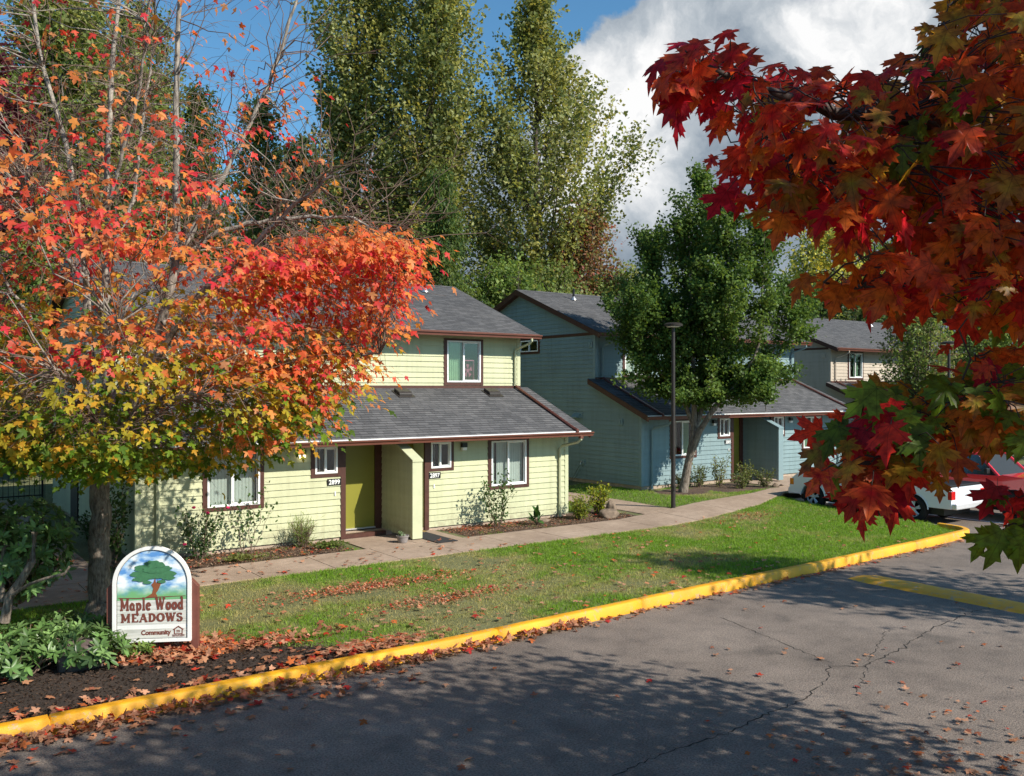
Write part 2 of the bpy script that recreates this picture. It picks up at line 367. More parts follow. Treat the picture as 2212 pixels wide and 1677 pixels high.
# ------------------------------------------------------------------ ground
def S(t): t = np.clip(t, 0, 1); return t*t*(3-2*t)
def zg(x, y): return .12+.28*S((np.asarray(x)-16.5)/4.)*S((np.asarray(y)-14.5)/5.)
def zgf(x, y): return float(zg(x, y))
g = MB(); g.face([(-900, -900, -.06), (900, -900, -.06), (900, 900, -.06), (-900, 900, -.06)])
tag(g.build('ground', M_FIELD), kind='structure')
g = MB(); g.face([(-60, -45, 0), (90, -45, 0), (90, 30, 0), (-60, 30, 0)])
tag(g.build('road', M_ASPH), kind='structure')
KP = [(-30, 10.6), (-9, 10.7), (1, 10.8), (7, 10.82), (12.1, 11.05), (16, 11.17), (20, 11.35), (22.2, 11.52)]
def kerby(x): return np.interp(x, [p[0] for p in KP], [p[1] for p in KP])
def grid_mesh(name, xs, lo, hi, dz, mat, ny=24):
    V = []; Fc = []
    for x in xs:
        for j in range(ny+1):
            y = lo(x)+(hi(x)-lo(x))*(j/ny)**1.6; V.append((x, y, zgf(x, y)+dz))
    for i in range(len(xs)-1):
        for j in range(ny): a = i*(ny+1)+j; Fc.append((a, a+ny+1, a+ny+2, a+1))
    return arrmesh(name, V, 4, mat, faces=Fc)
xs = list(np.linspace(-60, -4, 12))+list(np.linspace(-3, 22.6, 80))+[22.8, 22.95, 23.1, 23.25]
def lawn_lo(x): return kerby(x)+.14 if x < 22.4 else 12.2+(x-22.4)*1.2
tag(grid_mesh('lawn', xs, lawn_lo, lambda x: 90., 0, M_LAWN, 60), kind='structure')
tag(grid_mesh('back_lawn', list(np.linspace(23.25, 90, 60)), lambda x: 18.35, lambda x: 90., 0, M_LAWN, 40), kind='structure')

# kerb
def sweep(name, pts, prof, mat):
    V = []; Fc = []; k = len(prof); n = len(pts)
    P = [Vector((p[0], p[1], 0)) for p in pts]
    for i, p in enumerate(P):
        d = (P[min(i+1, n-1)]-P[max(i-1, 0)]).normalized(); nn = Vector((-d.y, d.x, 0))
        hh = pts[i][2] if len(pts[i]) > 2 else 0
        for a, h in prof: V.append((p.x+nn.x*(a-hh*.5), p.y+nn.y*(a-hh*.5), h+hh if h > 0 else h))
    for i in range(n-1):
        for j in range(k-1): a = i*k+j; Fc.append((a, a+k, a+k+1, a+1))
    return arrmesh(name, V, 4, mat, faces=Fc)
def dens(pts, step=.25, jit=.006):
    o = []
    for a, b in zip(pts[:-1], pts[1:]):
        n = max(1, int(math.hypot(b[0]-a[0], b[1]-a[1])/step))
        for i in range(n): t = i/n; o.append((a[0]+(b[0]-a[0])*t+random.uniform(-jit, jit), a[1]+(b[1]-a[1])*t+random.uniform(-jit, jit)))
    o.append(pts[-1]); return o
nose = [(22.2+.0, 11.52)]+[(22.35+.75*math.sin(t), 12.27-.75*math.cos(t)) for t in np.linspace(.12, 1.45, 7)]
kprof = [(0, -.02), (.014, .165), (.032, .183), (.05, .188), (.15, .188), (.168, .182), (.175, .08)]
def jointed(pts, every=12):
    o = []
    for i, p in enumerate(pts):
        if i % every == every//2 and 0 < i < len(pts)-1:
            d = Vector((pts[i+1][0]-pts[i-1][0], pts[i+1][1]-pts[i-1][1])).normalized()
            for e, h in ((-.014, 0), (-.006, -.03), (.006, -.03), (.014, 0)): o.append((p[0]+d.x*e, p[1]+d.y*e, h))
        else: o.append((p[0], p[1], random.uniform(-.003, .002)))
    return o
tag(sweep('kerb', jointed(dens(KP[:-1]))+nose+[(23.14, 12.5), (23.15, 12.62)], kprof, M_YEL), kind='structure')
g2 = [(23.15, 12.63), (23.25, 15), (23.3, 17.2), (23.4, 17.8), (23.8, 18.2), (24.6, 18.32), (40, 18.35)]
tag(sweep('kerb', dens(g2, jit=0), [(0, -.02), (.01, .10), (.03, .125), (.14, .13), (.155, .128), (.16, .08)], M_CONC), kind='structure')

# footpath slabs
def slabs(name, edges, dz=.022, gap=.009, th=.08, mat=None):
    b = MB()
    for (a0, a1), (b0, b1) in zip(edges[:-1], edges[1:]):
        a0, a1, b0, b1 = [Vector(p) for p in (a0, a1, b0, b1)]
        n = max(1, int(round(((b0+b1)/2-(a0+a1)/2).length/1.53)))
        for i in range(n):
            t0, t1 = i/n, (i+1)/n; e = gap/max((b0-a0).length, .5)
            q = [a0.lerp(b0, t0+e), a0.lerp(b0, t1-e), a1.lerp(b1, t1-e), a1.lerp(b1, t0+e)]
            k = 3
            zz = [zgf(p.x, p.y)+dz+random.uniform(-.001, .001) for p in q]
            top = [(p.x, p.y, z) for p, z in zip(q, zz)]; bot = [(p.x, p.y, z-th) for p, z in zip(q, zz)]
            m_ = len(b.v); b.v += bot+top; b.u += [(0, 0)]*8
            b.f += [tuple(m_+i for i in qq) for qq in ((0,3,2,1),(4,5,6,7),(0,1,5,4),(1,2,6,5),(2,3,7,6),(3,0,4,7))]
    return b.build(name, mat or M_PATH)
E1 = [((-11, 16.7), (-11, 18.2)), ((1.5, 16.7), (1.5, 18.2)), ((5.97, 16.68), (5.97, 18.25)), ((18.2, 16.72), (18.2, 18.3)), ((20.0, 16.95), (19.9, 18.35)), ((21.6, 17.35), (21.5, 18.55)), ((23.0, 17.95), (23.0, 18.75)), ((24.3, 18.5), (24.4, 19.2)), ((40, 18.55), (40, 19.6))]
pth = slabs('footpath', E1)
tag(pth, kind='structure')
tag(slabs('side_path', [((2.1, 18.25), (3.5, 18.25)), ((2.1, 33), (3.5, 33))]), kind='structure')
tag(slabs('side_path', [((17.75, 18.32), (18.75, 18.32)), ((17.75, 34), (18.75, 34))]), kind='structure')
tag(slabs('porch_slab', [((8.95, 18.26), (8.95, 20.3)), ((11.55, 18.27), (11.55, 20.3))], dz=.026), kind='structure')
tag(slabs('porch_slab', [((25.0, 19.3), (25.0, 21.95)), ((28.2, 19.4), (28.2, 21.95))], dz=.03), kind='structure')
def sheet(name, poly, dz, mat, n=5):
    # fan-triangulated height-following sheet, finely gridded
    xs_ = [p[0] for p in poly]; ys_ = [p[1] for p in poly]
    b = MB(); c = (sum(xs_)/len(xs_), sum(ys_)/len(ys_))
    V = []; Fc = []; K = len(poly)*6; pts = []
    for i in range(len(poly)):
        a = poly[i]; d = poly[(i+1) % len(poly)]
        for j in range(6): t = j/6; pts.append((a[0]+(d[0]-a[0])*t+random.uniform(-.03, .03), a[1]+(d[1]-a[1])*t+random.uniform(-.03, .03)))
    for r in range(n+1):
        f = r/n
        for p in pts: x = c[0]+(p[0]-c[0])*f; y = c[1]+(p[1]-c[1])*f; V.append((x, y, zgf(x, y)+dz*(1 if r < n else -.3)+(random.uniform(0, .008) if 0 < r < n else 0)))
    for r in range(n):
        for i in range(K): j = (i+1) % K; Fc.append((r*K+i, r*K+j, (r+1)*K+j, (r+1)*K+i))
    return arrmesh(name, V, 4, mat, faces=Fc)
BEDS = {'bed_left': [(3.7, 18.3), (8.85, 18.3), (8.85, 19.7), (4.4, 19.7), (4.3, 20.4), (3.7, 20.4)], 'bed_mid': [(11.65, 18.33), (17.6, 18.35), (17.6, 20.2), (16.1, 20.2), (16.0, 19.7), (11.65, 19.7)], 'bed_blue': [(22.6, 19.2), (24.9, 19.35), (24.9, 21.35), (21.9, 21.35), (22.0, 20.3)]}
MULCH = [(-6, 10.92), (6.3, 11.02), (5.2, 11.8), (4.2, 12.6), (3.4, 13.1), (2.4, 13.6), (.5, 13.8), (-6, 14)]
for k, p in BEDS.items(): tag(sheet('garden_bed', p, .012, M_BED), kind='structure')
tag(sheet('mulch_bed', MULCH, .018, M_MULCH), kind='structure')
ring = [(21.3+1.0*math.cos(t), 20.3+.8*math.sin(t)) for t in np.linspace(0, 2*math.pi, 9)[:-1]]
tag(sheet('tree_mulch', ring, .02, M_BED), kind='structure')
ring = [(2.7+.75*math.cos(t), 15.1+.6*math.sin(t)) for t in np.linspace(0, 2*math.pi, 9)[:-1]]
tag(sheet('tree_mulch', ring, .02, M_BED), kind='structure')

# painted bay line, speed bump, cracks
b = MB(); b.face([(25.55, 11.3, .004), (25.66, 11.3, .004), (25.66, 18.1, .004), (25.55, 18.1, .004)]); tag(b.build('bay_line', plain('white_line_paint', (.72, .72, .7), .7, .1, 20)), kind='structure')
b = MB(); b.face([(28.3, 11.3, .004), (28.41, 11.3, .004), (28.41, 18.1, .004), (28.3, 18.1, .004)]); tag(b.build('bay_line', MATS['white_line_paint']), kind='structure')
V = []; Fc = []
ys = np.linspace(10.45, 1.0, 60)
for i, y in enumerate(ys):
    e = min(1, (i+.3)/2.2)
    for j in range(11):
        t = j/10; w = .38*(.75+.25*e)
        V.append((15.98+w*(2*t-1)+rng.uniform(-.012, .012), y+rng.uniform(-.01, .01), .075*e*max(0, 1-(2*t-1)**2)**.7-.003+rng.uniform(0, .004)))
for i in range(59):
    for j in range(10): a = i*11+j; Fc.append((a, a+11, a+12, a+1))
tag(arrmesh('speed_bump', V, 4, M_YELW, faces=Fc, smooth=True), 'worn yellow painted speed bump across the dark car park asphalt', 'speed bump')
def road_at(px, py):
    d = 1908*CAMZ/(py-839); p = at(px, py, d); return (p[0], p[1])
def crack(pts, w):
    P = []
    for a, c in zip(pts[:-1], pts[1:]):
        a = Vector(a); c = Vector(c); n = max(2, int((c-a).length/.07))
        for i in range(n): P.append(a.lerp(c, i/n)+Vector((rng.normal(0, .02), rng.normal(0, .02))))
    V = []; Fc = []
    for i, p in enumerate(P):
        d = (P[min(i+1, len(P)-1)]-P[max(0, i-1)]).normalized(); nn = Vector((-d.y, d.x)); ww = w*rng.uniform(.3, 1.3)
        V += [(p.x+nn.x*ww, p.y+nn.y*ww, .003), (p.x-nn.x*ww, p.y-nn.y*ww, .003)]
    for i in range(len(P)-1): Fc.append((2*i, 2*i+1, 2*i+3, 2*i+2))
    return V, Fc
V = []; Fc = []
for pts, w in (([(1300, 1690), (1440, 1625), (1560, 1590), (1640, 1550), (1740, 1510), (1785, 1468), (1795, 1440), (1860, 1442), (1950, 1400), (2010, 1360), (2100, 1322), (2212, 1300)], .009), ([(1560, 1335), (1640, 1370), (1720, 1402), (1800, 1436)], .006), ([(1920, 1360), (1880, 1420), (1850, 1500)], .005)):
    v, f = crack([road_at(*p) for p in pts], w); Fc += [tuple(i+len(V) for i in q) for q in f]; V += v
tag(arrmesh('road_crack', V, 4, plain('crack_tar', (.02, .018, .016), .9), faces=Fc), kind='structure')

# ------------------------------------------------------------------ text
def text_mesh(body, size, mat, name, parent, place, bold=0.0, sx=1.0, depth=.002, align='CENTER'):
    cu = bpy.data.curves.new('t', 'FONT'); cu.body = body; cu.size = size; cu.align_x = align; cu.offset = bold; cu.extrude = depth
    to = bpy.data.objects.new('t', cu); col.objects.link(to)
    bpy.context.view_layer.update()
    me = bpy.data.meshes.new_from_object(to.evaluated_get(bpy.context.evaluated_depsgraph_get()))
    bpy.data.objects.remove(to); bpy.data.curves.remove(cu)
    w = wl(parent)
    for v in me.vertices: p = place(v.co.x*sx, v.co.y, v.co.z); v.co = Vector(p)-w
    me.name = name; me.materials.clear(); return linkmesh(name, me, mat, parent)

# ------------------------------------------------------------------ houses
COURSE = .153
def wall_siding(name, parent, mat, P, left, right, z0, z1, kinks=(), holes=()):
    """P(u, z, out) -> world point; left/right: u limits as functions of z"""
    b = MB(); zs = set([z0, z1]); k = 0
    zc = z0
    while zc < z1: zs.add(round(zc, 4)); zc += COURSE
    for q in kinks: zs.add(q)
    for h in holes:
        for q in h[2:4]:
            if z0 < q < z1: zs.add(q)
    zs = sorted(z for z in zs if z0 <= z <= z1)
    for a, c in zip(zs[:-1], zs[1:]):
        if c-a < 1e-4: continue
        mid = (a+c)/2; k = math.floor((mid-z0)/COURSE+1e-6); cb = z0+k*COURSE
        oa = .023*(1-(a-cb)/COURSE)+.001; oc = .023*(1-(c-cb)/COURSE)+.001
        la, lc, ra, rc = left(a+1e-5), left(c-1e-5), right(a+1e-5), right(c-1e-5)
        cuts = sorted((h[0], h[1]) for h in holes if h[2] <= mid <= h[3])
        segs = []; pa, pc = la, lc
        for h0, h1 in cuts: segs.append((pa, pc, h0, h0)); pa = pc = h1
        segs.append((pa, pc, ra, rc))
        for sa, sc_, ea, ec in segs:
            if ea-sa < 1e-3 and ec-sc_ < 1e-3: continue
            b.face([P(sa, a, oa), P(ea, a, oa), P(ec, c, oc), P(sc_, c, oc)])
            if abs(a-cb) < 1e-3: b.face([P(sa, a, 0), P(ea, a, 0), P(ea, a, oa), P(sa, a, oa)])
    return b.build(name, mat, parent)

def window(parent, x0, x1, z0, z1, Y, kind, trim=.105, split=.5, bw=.06):
    """facing -Y, trim outer rectangle; white frame inside"""
    a0, a1, c0, c1 = x0+trim, x1-trim, z0+trim*.9, z1-trim*.6
    w = MB()
    w.box(x0, Y-.032, z0, a0, Y+.02, z1); w.box(a1, Y-.032, z0, x1, Y+.02, z1)
    w.box(a0, Y-.030, z0, a1, Y+.02, c0); w.box(a0, Y-.030, c1, a1, Y+.02, z1)
    win = w.build('window', M_BROWN, parent, bevel=.004)
    f = MB(); t = bw*.75
    f.box(a0, Y-.045, c0, a0+t, Y+.05, c1); f.box(a1-t, Y-.045, c0, a1, Y+.05, c1); f.box(a0+t, Y-.043, c0, a1-t, Y+.05, c0+t); f.box(a0+t, Y-.043, c1-t, a1-t, Y+.05, c1)
    xm = a0+(a1-a0)*split
    f.box(xm-.022, Y-.02, c0+t, xm+.022, Y+.045, c1-t)
    f.box(xm+.022, Y+.0, c0+t, xm+.045, Y+.03, c1-t); f.box(a1-t-.022, Y, c0+t, a1-t, Y+.03, c1-t)
    f.box(xm+.045, Y, c0+t, a1-t-.022, Y+.03, c0+t+.025); f.box(xm+.045, Y, c1-t-.025, a1-t-.022, Y+.03, c1-t)
    f.build('frame', M_WHITE, win, bevel=.003)
    gl = MB(); gl.face([(a0+t, Y+.02, c0+t), (xm-.022, Y+.02, c0+t), (xm-.022, Y+.02, c1-t), (a0+t, Y+.02, c1-t)])
    gl.face([(xm+.045, Y+.012, c0+t+.025), (a1-t-.022, Y+.012, c0+t+.025), (a1-t-.022, Y+.012, c1-t-.025), (xm+.045, Y+.012, c1-t-.025)])
    gl.build('pane', M_GLASS, win)
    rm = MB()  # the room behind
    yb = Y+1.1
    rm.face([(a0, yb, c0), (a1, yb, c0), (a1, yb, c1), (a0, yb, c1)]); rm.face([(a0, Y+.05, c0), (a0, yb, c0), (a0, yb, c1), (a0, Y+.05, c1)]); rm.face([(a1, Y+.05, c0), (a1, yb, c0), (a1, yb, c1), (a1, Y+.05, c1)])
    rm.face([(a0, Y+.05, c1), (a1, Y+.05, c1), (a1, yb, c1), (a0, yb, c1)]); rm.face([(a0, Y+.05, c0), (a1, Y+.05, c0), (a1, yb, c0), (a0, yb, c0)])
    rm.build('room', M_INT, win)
    def slats(xa, xb, m, ang=.5, wd=.085, gap=.078):
        s = MB(); x = xa
        while x < xb:
            ca, sa = math.cos(ang)*wd/2, math.sin(ang)*wd/2
            pts = [(x-ca, Y+.13-sa), (x, Y+.124), (x+ca, Y+.13+sa)]
            s.face([(pts[0][0], pts[0][1], c0+.03), (pts[1][0], pts[1][1], c0+.03), (pts[1][0], pts[1][1], c1-.02), (pts[0][0], pts[0][1], c1-.02)])
            s.face([(pts[1][0], pts[1][1], c0+.03), (pts[2][0], pts[2][1], c0+.03), (pts[2][0], pts[2][1], c1-.02), (pts[1][0], pts[1][1], c1-.02)])
            x += gap
        s.build('blind', m, win)
    def drape(xa, xb, m):
        s = MB(); n = 40; q = [(xa+(xb-xa)*i/n, Y+.14+.025*math.sin(i*1.3)) for i in range(n+1)]
        for u, v in zip(q[:-1], q[1:]): s.face([(*u, c0+.02), (*v, c0+.02), (*v, c1), (*u, c1)])
        s.build('curtain', m, win)
    if kind == 'blinds': slats(a0+.06, a1-.05, M_BLIND, -.3)
    if kind == 'part':
        slats(a0+.32, a1-.05, M_BLIND, -.3); slats(a0+.07, a0+.17, M_BLIND, -.3)
    if kind == 'drape_left': drape(a0+.02, xm-.02, M_CURT)
    if kind == 'two': drape(a0+.04, a0+(a1-a0)*.42, M_CURT); drape(a0+(a1-a0)*.62, a0+(a1-a0)*.86, M_CURT2)
    if kind == 'tan': drape(a0+.04, a0+(a1-a0)*.34, M_CURT2); drape(a0+(a1-a0)*.55, a0+(a1-a0)*.88, M_CURT)
    if kind == 'small': slats(a0+.32*(a1-a0), a0+.42*(a1-a0), M_BLIND, .9)
    return win

def roof_plane(b, x0, x1, ya, za, yb, zb_, th=.045, lap=.007, exp=.142):
    """shingled slope rising from (ya,za) to (yb,zb) made of stepped courses"""
    Ls = math.hypot(yb-ya, zb_-za); dy, dz = (yb-ya)/Ls, (zb_-za)/Ls; s = 1 if yb > ya else -1
    ny, nz = -dz*s, abs(dy); n = int(math.ceil(Ls/exp))
    for i in range(n):
        s0, s1 = i*exp, min(Ls, (i+1)*exp)
        p = lambda t, h: (ya+dy*t+ny*h, za+dz*t+nz*h)
        a, c = p(s0, lap+random.uniform(0, .002)), p(s1, 0); a0 = p(s0, -.002)
        q = [(x0, *a), (x1, *a), (x1, *c), (x0, *c)]; uv = [(x0, s0+.001), (x1, s0+.001), (x1, s1-.001), (x0, s1-.001)]
        if s < 0: q = q[::-1]; uv = uv[::-1]
        b.face(q, uv); b.face([(x0, *a0), (x1, *a0), (x1, *a), (x0, *a)], [(x0, s0), (x1, s0), (x1, s0), (x0, s0)])

def house(label, X0, sx, Yf, z0, msid, mtrim, opts):
    W = 11.65*sx; X1 = X0+W; Yu = Yf+2.34; Yb = Yu+8.68; g0 = z0-.10
    X = lambda x: X0+(x-4.35)*sx
    H = thing('apartment_house', label, 'house', (X0, Yf, g0), 'two storey apartment houses')
    zE, zJ = z0+2.36, z0+3.60            # lower roof top surface at eave edge / at the upper wall
    yE = Yf-.66; sl_ = (zJ-zE)/(Yu-yE)
    zU = z0+5.20; yU = Yu-.60; yR = Yu+4.34; zR = z0+7.12; su = (zR-zU)/(yR-yU); yUb = 2*yR-yU
    th = .13
    lowu = lambda y: zE+sl_*(y-yE)-th     # undersides
    upu = lambda y: zU+su*(y-yU)-th
    # foundation
    f = MB(); f.prism([(X0+.02, Yf+.02), (X1-.02, Yf+.02), (X1-.02, Yb-.02), (X0+.02, Yb-.02)], 'z', -.05, z0+.01)
    f.build('foundation', M_CONC, H)
    holes = []
    Ylow = lowu(Yf)
    for o in opts['low']: holes.append((X(o[0])+.03, X(o[1])-.03, o[2]+z0+.03, o[3]+z0-.03))
    P1, P2 = opts['porch'][0], opts['porch'][1]     # (xl, xr) of two openings
    zP = Ylow
    for a, c in (P1, P2): holes.append((X(a), X(c), z0-.2, zP+.2))
    wall_siding('wall', H, msid, lambda u, z, o: (u, Yf-o, z), lambda z: X0, lambda z: X1, z0, zP, (), holes)
    # upper front wall
    hu = [(X(o[0])+.03, X(o[1])-.03, o[2]+z0+.03, o[3]+z0-.03) for o in opts['up']]
    zt = upu(Yu)
    wall_siding('upper_wall', H, msid, lambda u, z, o: (u, Yu-o, z), lambda z: X0, lambda z: X1, zJ-.02, zt, (), hu)
    # gable walls
    zk1 = lowu(Yf); zk2 = lowu(Yu); zk3 = upu(Yu); zk4 = zR-th-.01
    def gl(z):
        if z <= zk1: return Yf
        if z <= zk2: return Yf+(z-zk1)/sl_
        if z <= zk3: return Yu
        return Yu+(z-zk3)/su
    def gr(z): return Yb if z <= zk3 else Yb-(z-zk3)/su
    sideh = [h for h in opts.get('side', [])]
    wall_siding('gable_wall', H, msid, lambda u, z, o: (X0-o, u, z), gl, gr, z0, zk4, (zk1, zk2, zk3), [(s[0]+.03, s[1]-.03, s[2]+.03, s[3]-.03) for s in sideh])
    wall_siding('gable_wall', H, msid, lambda u, z, o: (X1+o, u, z), gl, gr, z0, zk4, (zk1, zk2, zk3))
    bk = MB(); bk.face([(X0, Yb, z0), (X1, Yb, z0), (X1, Yb, zk3), (X0, Yb, zk3)]); bk.build('back_wall', msid, H)
    # corner boards
    for (cx, cy, sgn) in ((X0, Yf, -1), (X1, Yf, 1)):
        c = MB(); ht = lowu(Yf)-.01
        c.box(min(cx, cx-sgn*.09), cy-.03, z0-.01, max(cx, cx-sgn*.09), cy+.02, ht); c.box(min(cx, cx+sgn*.03), cy-.03, z0-.012, max(cx, cx+sgn*.03), cy+.09, ht)
        c.build('corner_board', mtrim, H)
        c = MB(); c.box(min(cx, cx-sgn*.09), Yu-.03, zJ-.02, max(cx, cx-sgn*.09), Yu+.02, zt-.01); c.box(min(cx, cx+sgn*.03), Yu-.03, zJ-.3, max(cx, cx+sgn*.03), Yu+.09, zt-.01)
        c.build('corner_board', mtrim, H)
    # gable trim band
    for cx, sgn in ((X0, -1), (X1, 1)):
        c = MB(); c.box(min(cx, cx+sgn*.035), Yu+.1, zU-.05, max(cx, cx+sgn*.035), Yb-.05, zU+.05); c.build('gable_trim', M_BROWN, H)
    # roofs
    ov = .34
    r = MB(); roof_plane(r, X0-ov, X1+ov, yE, zE, Yu+.02, zJ)
    r.build('lower_roof', M_SHIN, H)
    r = MB(); roof_plane(r, X0-ov, X1+ov, yU, zU, yR, zR); roof_plane(r, X0-ov, X1+ov, yUb, zU, yR, zR)
    n = int((W+2*ov)/.3)
    for i in range(n):
        xa = X0-ov+i*(W+2*ov)/n; xb = xa+(W+2*ov)/n+.02; h = .012+.004*(i % 2)
        r.face([(xa, yR-.14, zR-.14*su+.012), (xb, yR-.14, zR-.14*su+.010), (xb, yR, zR+h), (xa, yR, zR+h+.003)], [(xa, 0), (xb, 0), (xb, .1), (xa, .1)])
        r.face([(xa, yR, zR+h+.003), (xb, yR, zR+h), (xb, yR+.14, zR-.14*su+.01), (xa, yR+.14, zR-.14*su+.012)], [(xa, 0), (xb, 0), (xb, .1), (xa, .1)])
    r.build('upper_roof', M_SHIN, H)
    # soffits and rake boards (brown)
    s = MB()
    s.prism([(yE+.01, zE-.02), (Yu-.03, zJ-.025), (Yu-.03, zJ-th), (yE+.01, zE-th)], 'x', X0-ov+.04, X1+ov-.04)
    s.build('lower_soffit', M_BROWN, H)
    s = MB(); s.prism([(yU+.01, zU-.02), (yR, zR-.02), (yUb-.01, zU-.02), (yUb-.01, zU-th), (yR, zR-th-.003), (yU+.01, zU-th)], 'x', X0-ov+.04, X1+ov-.04)
    s.build('upper_soffit', M_BROWN, H)
    for xa, xb in ((X0-ov-.005, X0-ov+.038), (X1+ov-.038, X1+ov+.005)):
        s = MB(); s.prism([(yE-.0, zE-.006), (Yu+.02, zJ-.006), (Yu+.02, zJ-.19), (yE, zE-.19)], 'x', xa, xb); s.build('rake_board', M_BROWN, H)
        s = MB(); s.prism([(yU, zU-.006), (yR, zR-.004), (yUb, zU-.006), (yUb, zU-.19), (yR, zR-.20), (yU, zU-.19)], 'x', xa, xb); s.build('rake_board', M_BROWN, H)
    # gutters
    def gutter(ye, ze):
        q = MB(); pr = [(ye+.01, ze-.13), (ye-.07, ze-.13), (ye-.075, ze-.085), (ye-.115, ze-.05), (ye-.118, ze-.012), (ye-.095, ze-.012), (ye-.095, ze-.045), (ye-.005, ze-.05), (ye+.01, ze-.02)]
        q.prism(pr, 'x', X0-ov-.03, X1+ov+.03); o = q.build('gutter', M_GUTTER, H)
        d = MB(); d.box(X0-ov, ye-.012, ze-.018, X1+ov, ye+.03, ze-.004+.0155); d.build('drip_edge', M_WHITE if ye < Yf else M_GUTTER, H)
        return o
    gutter(yE, zE); gutter(yU, zU)
    # flashing where lower roof meets the upper wall
    s = MB(); s.box(X0-.02, Yu-.06, zJ-.03, X1+.02, Yu-.018, zJ+.05); s.build('flashing', M_BROWN, H)
    # downspouts
    for xx in ((X1-.31), (X0+.42)):
        d = MB(); sgn = 1 if xx > (X0+X1)/2 else 1
        ye = yE-.05
        d.tube([(xx+.24, ye, zE-.12), (xx+.24, ye, zE-.22), (xx+.2, ye+.1, zE-.30), (xx+.03, Yf-.13, zE-.42), (xx, Yf-.07, zE-.52), (xx, Yf-.07, .3), (xx, Yf-.07, g0)], .04, 6)
        d.build('downspout', mtrim, H)
        e = MB(); e.box(xx+.19, ye-.05, zE-.19, xx+.29, ye+.05, zE-.12); e.build('outlet', M_GUTTER, H)
        if xx > (X0+X1)/2 or opts.get('leftupper', True):
            d = MB(); x2 = xx+(.12 if xx > (X0+X1)/2 else -.12); ye = yU-.05
            d.tube([(x2+.2, ye, zU-.12), (x2+.2, ye, zU-.2), (x2+.17, ye+.08, zU-.27), (x2+.03, Yu-.13, zU-.42), (x2, Yu-.07, zU-.5), (x2, Yu-.07, zJ+.12), (x2, Yu-.12, zJ+.05)], .037, 6)
            d.build('downspout', mtrim, H)
            e = MB(); e.tube([(x2, Yu-.10, zJ+.05), (x2+.005, Yu-.2, zJ-.02), (x2+.01, yE+.12, zE+.09), (x2+.01, yE-.02, zE+.05), (x2+.01, yE-.05, zE-.01)], .042, 6); e.build('roof_downspout', M_GUTTER, H)
    # windows
    for o in opts['low']: window(H, X(o[0]), X(o[1]), z0+o[2], z0+o[3], Yf, o[4], trim=o[5], split=o[6])
    for o in opts['up']: window(H, X(o[0]), X(o[1]), z0+o[2], z0+o[3], Yu, o[4], trim=o[5], split=o[6])
    # porch recess, doors
    dY = Yf+.58
    for i, (a, c) in enumerate((P1, P2)):
        xa, xc = X(a), X(c)
        w = MB(); w.face([(xa, Yf, z0-.2), (xa, dY, z0-.2), (xa, dY, zP+.25), (xa, Yf, zP+.01)]); w.face([(xc, Yf, z0-.2), (xc, dY, z0-.2), (xc, dY, zP+.25), (xc, Yf, zP+.01)])
        w.build('porch_side', msid, H)
        dx0 = xa+.16 if i == 0 else xa+.02; dx1 = xc-.2 if i == 0 else xc+.12
        t = MB(); t.box(xa-.01, dY-.03, z0-.02, dx0, dY+.05, zP+.25); t.box(dx1, dY-.03, z0-.02, xc+(.01 if i == 0 else .25), dY+.05, zP+.25); t.box(dx0, dY-.028, z0+2.19, dx1, dY+.05, zP+.25)
        t.build('door_frame', M_BROWN, H)
        d = MB(); d.box(dx0+.004, dY, z0+.06, dx1-.004, dY+.04, z0+2.188); dr = d.build('door', M_DOOR, H, bevel=.003)
        k = MB(); kx = dx0+.07; k.lathe([(.0, -.075), (.028, -.07), (.032, -.05), (.012, -.04), (.012, -.02), (.035, -.016), (.035, 0)], (kx, dY, z0+1.0), 12, 'y'); k.build('handle', M_CHROME, dr, smooth=True)
        k = MB(); k.lathe([(.0, -.02), (.025, -.018), (.028, 0)], (kx, dY, z0+1.15), 12, 'y'); k.build('lock', M_CHROME, dr, smooth=True)
        k = MB(); k.box(dx0, dY-.06, z0+.045, dx1, dY+.0, z0+.075); k.build('threshold', M_SILL, H)
        k = MB(); k.box(xa, Yf-.01, z0-.07, xc-.18, Yf+.12, z0+.035); k.build('step', M_BROWN, H)
    # brown jamb boards on the front wall
    j = MB(); j.box(X(P1[0])-.12, Yf-.034, z0-.06, X(P1[0])+.005, Yf+.03, zP); j.build('door_trim', M_BROWN, H)
    j = MB(); j.box(X(P2[1])-.005, Yf-.034, z0-.06, X(P2[1])+.12, Yf+.03, zP); j.build('door_trim', M_BROWN, H)
    # divider wall between the doors: sided wing wall with sloping capped top
    da, dc = X(P1[1]), X(P2[0])
    yn = Yf-1.07; zt1 = z0+1.80; yt2 = Yf-.02; zt2 = zt1+(yt2-yn)*.43
    dv = thing
    def dl(z): return yn+.05 if z <= zt1 else yn+.05+(z-zt1)/.43
    for xx, sg in ((da, -1), (dc, 1)):
        wall_siding('divider_wall', H, msid, (lambda xx, sg: lambda u, z, o: (xx+sg*(.002+o*.8), u, z))(xx, sg), dl, lambda z: dY, z0-.02, zP+.02 if zP < zt2 else zt2, (zt1,))
    t = MB(); t.box(da-.025, yn-.012, z0-.05, dc+.025, yn+.09, zt1); t.build('divider_post', mtrim, H)
    t = MB(); t.prism([(yn-.03, zt1), (yn-.03, zt1+.05), (yt2, zt2+.06), (yt2, zt2)], 'x', da-.035, dc+.035); t.build('divider_cap', mtrim, H)
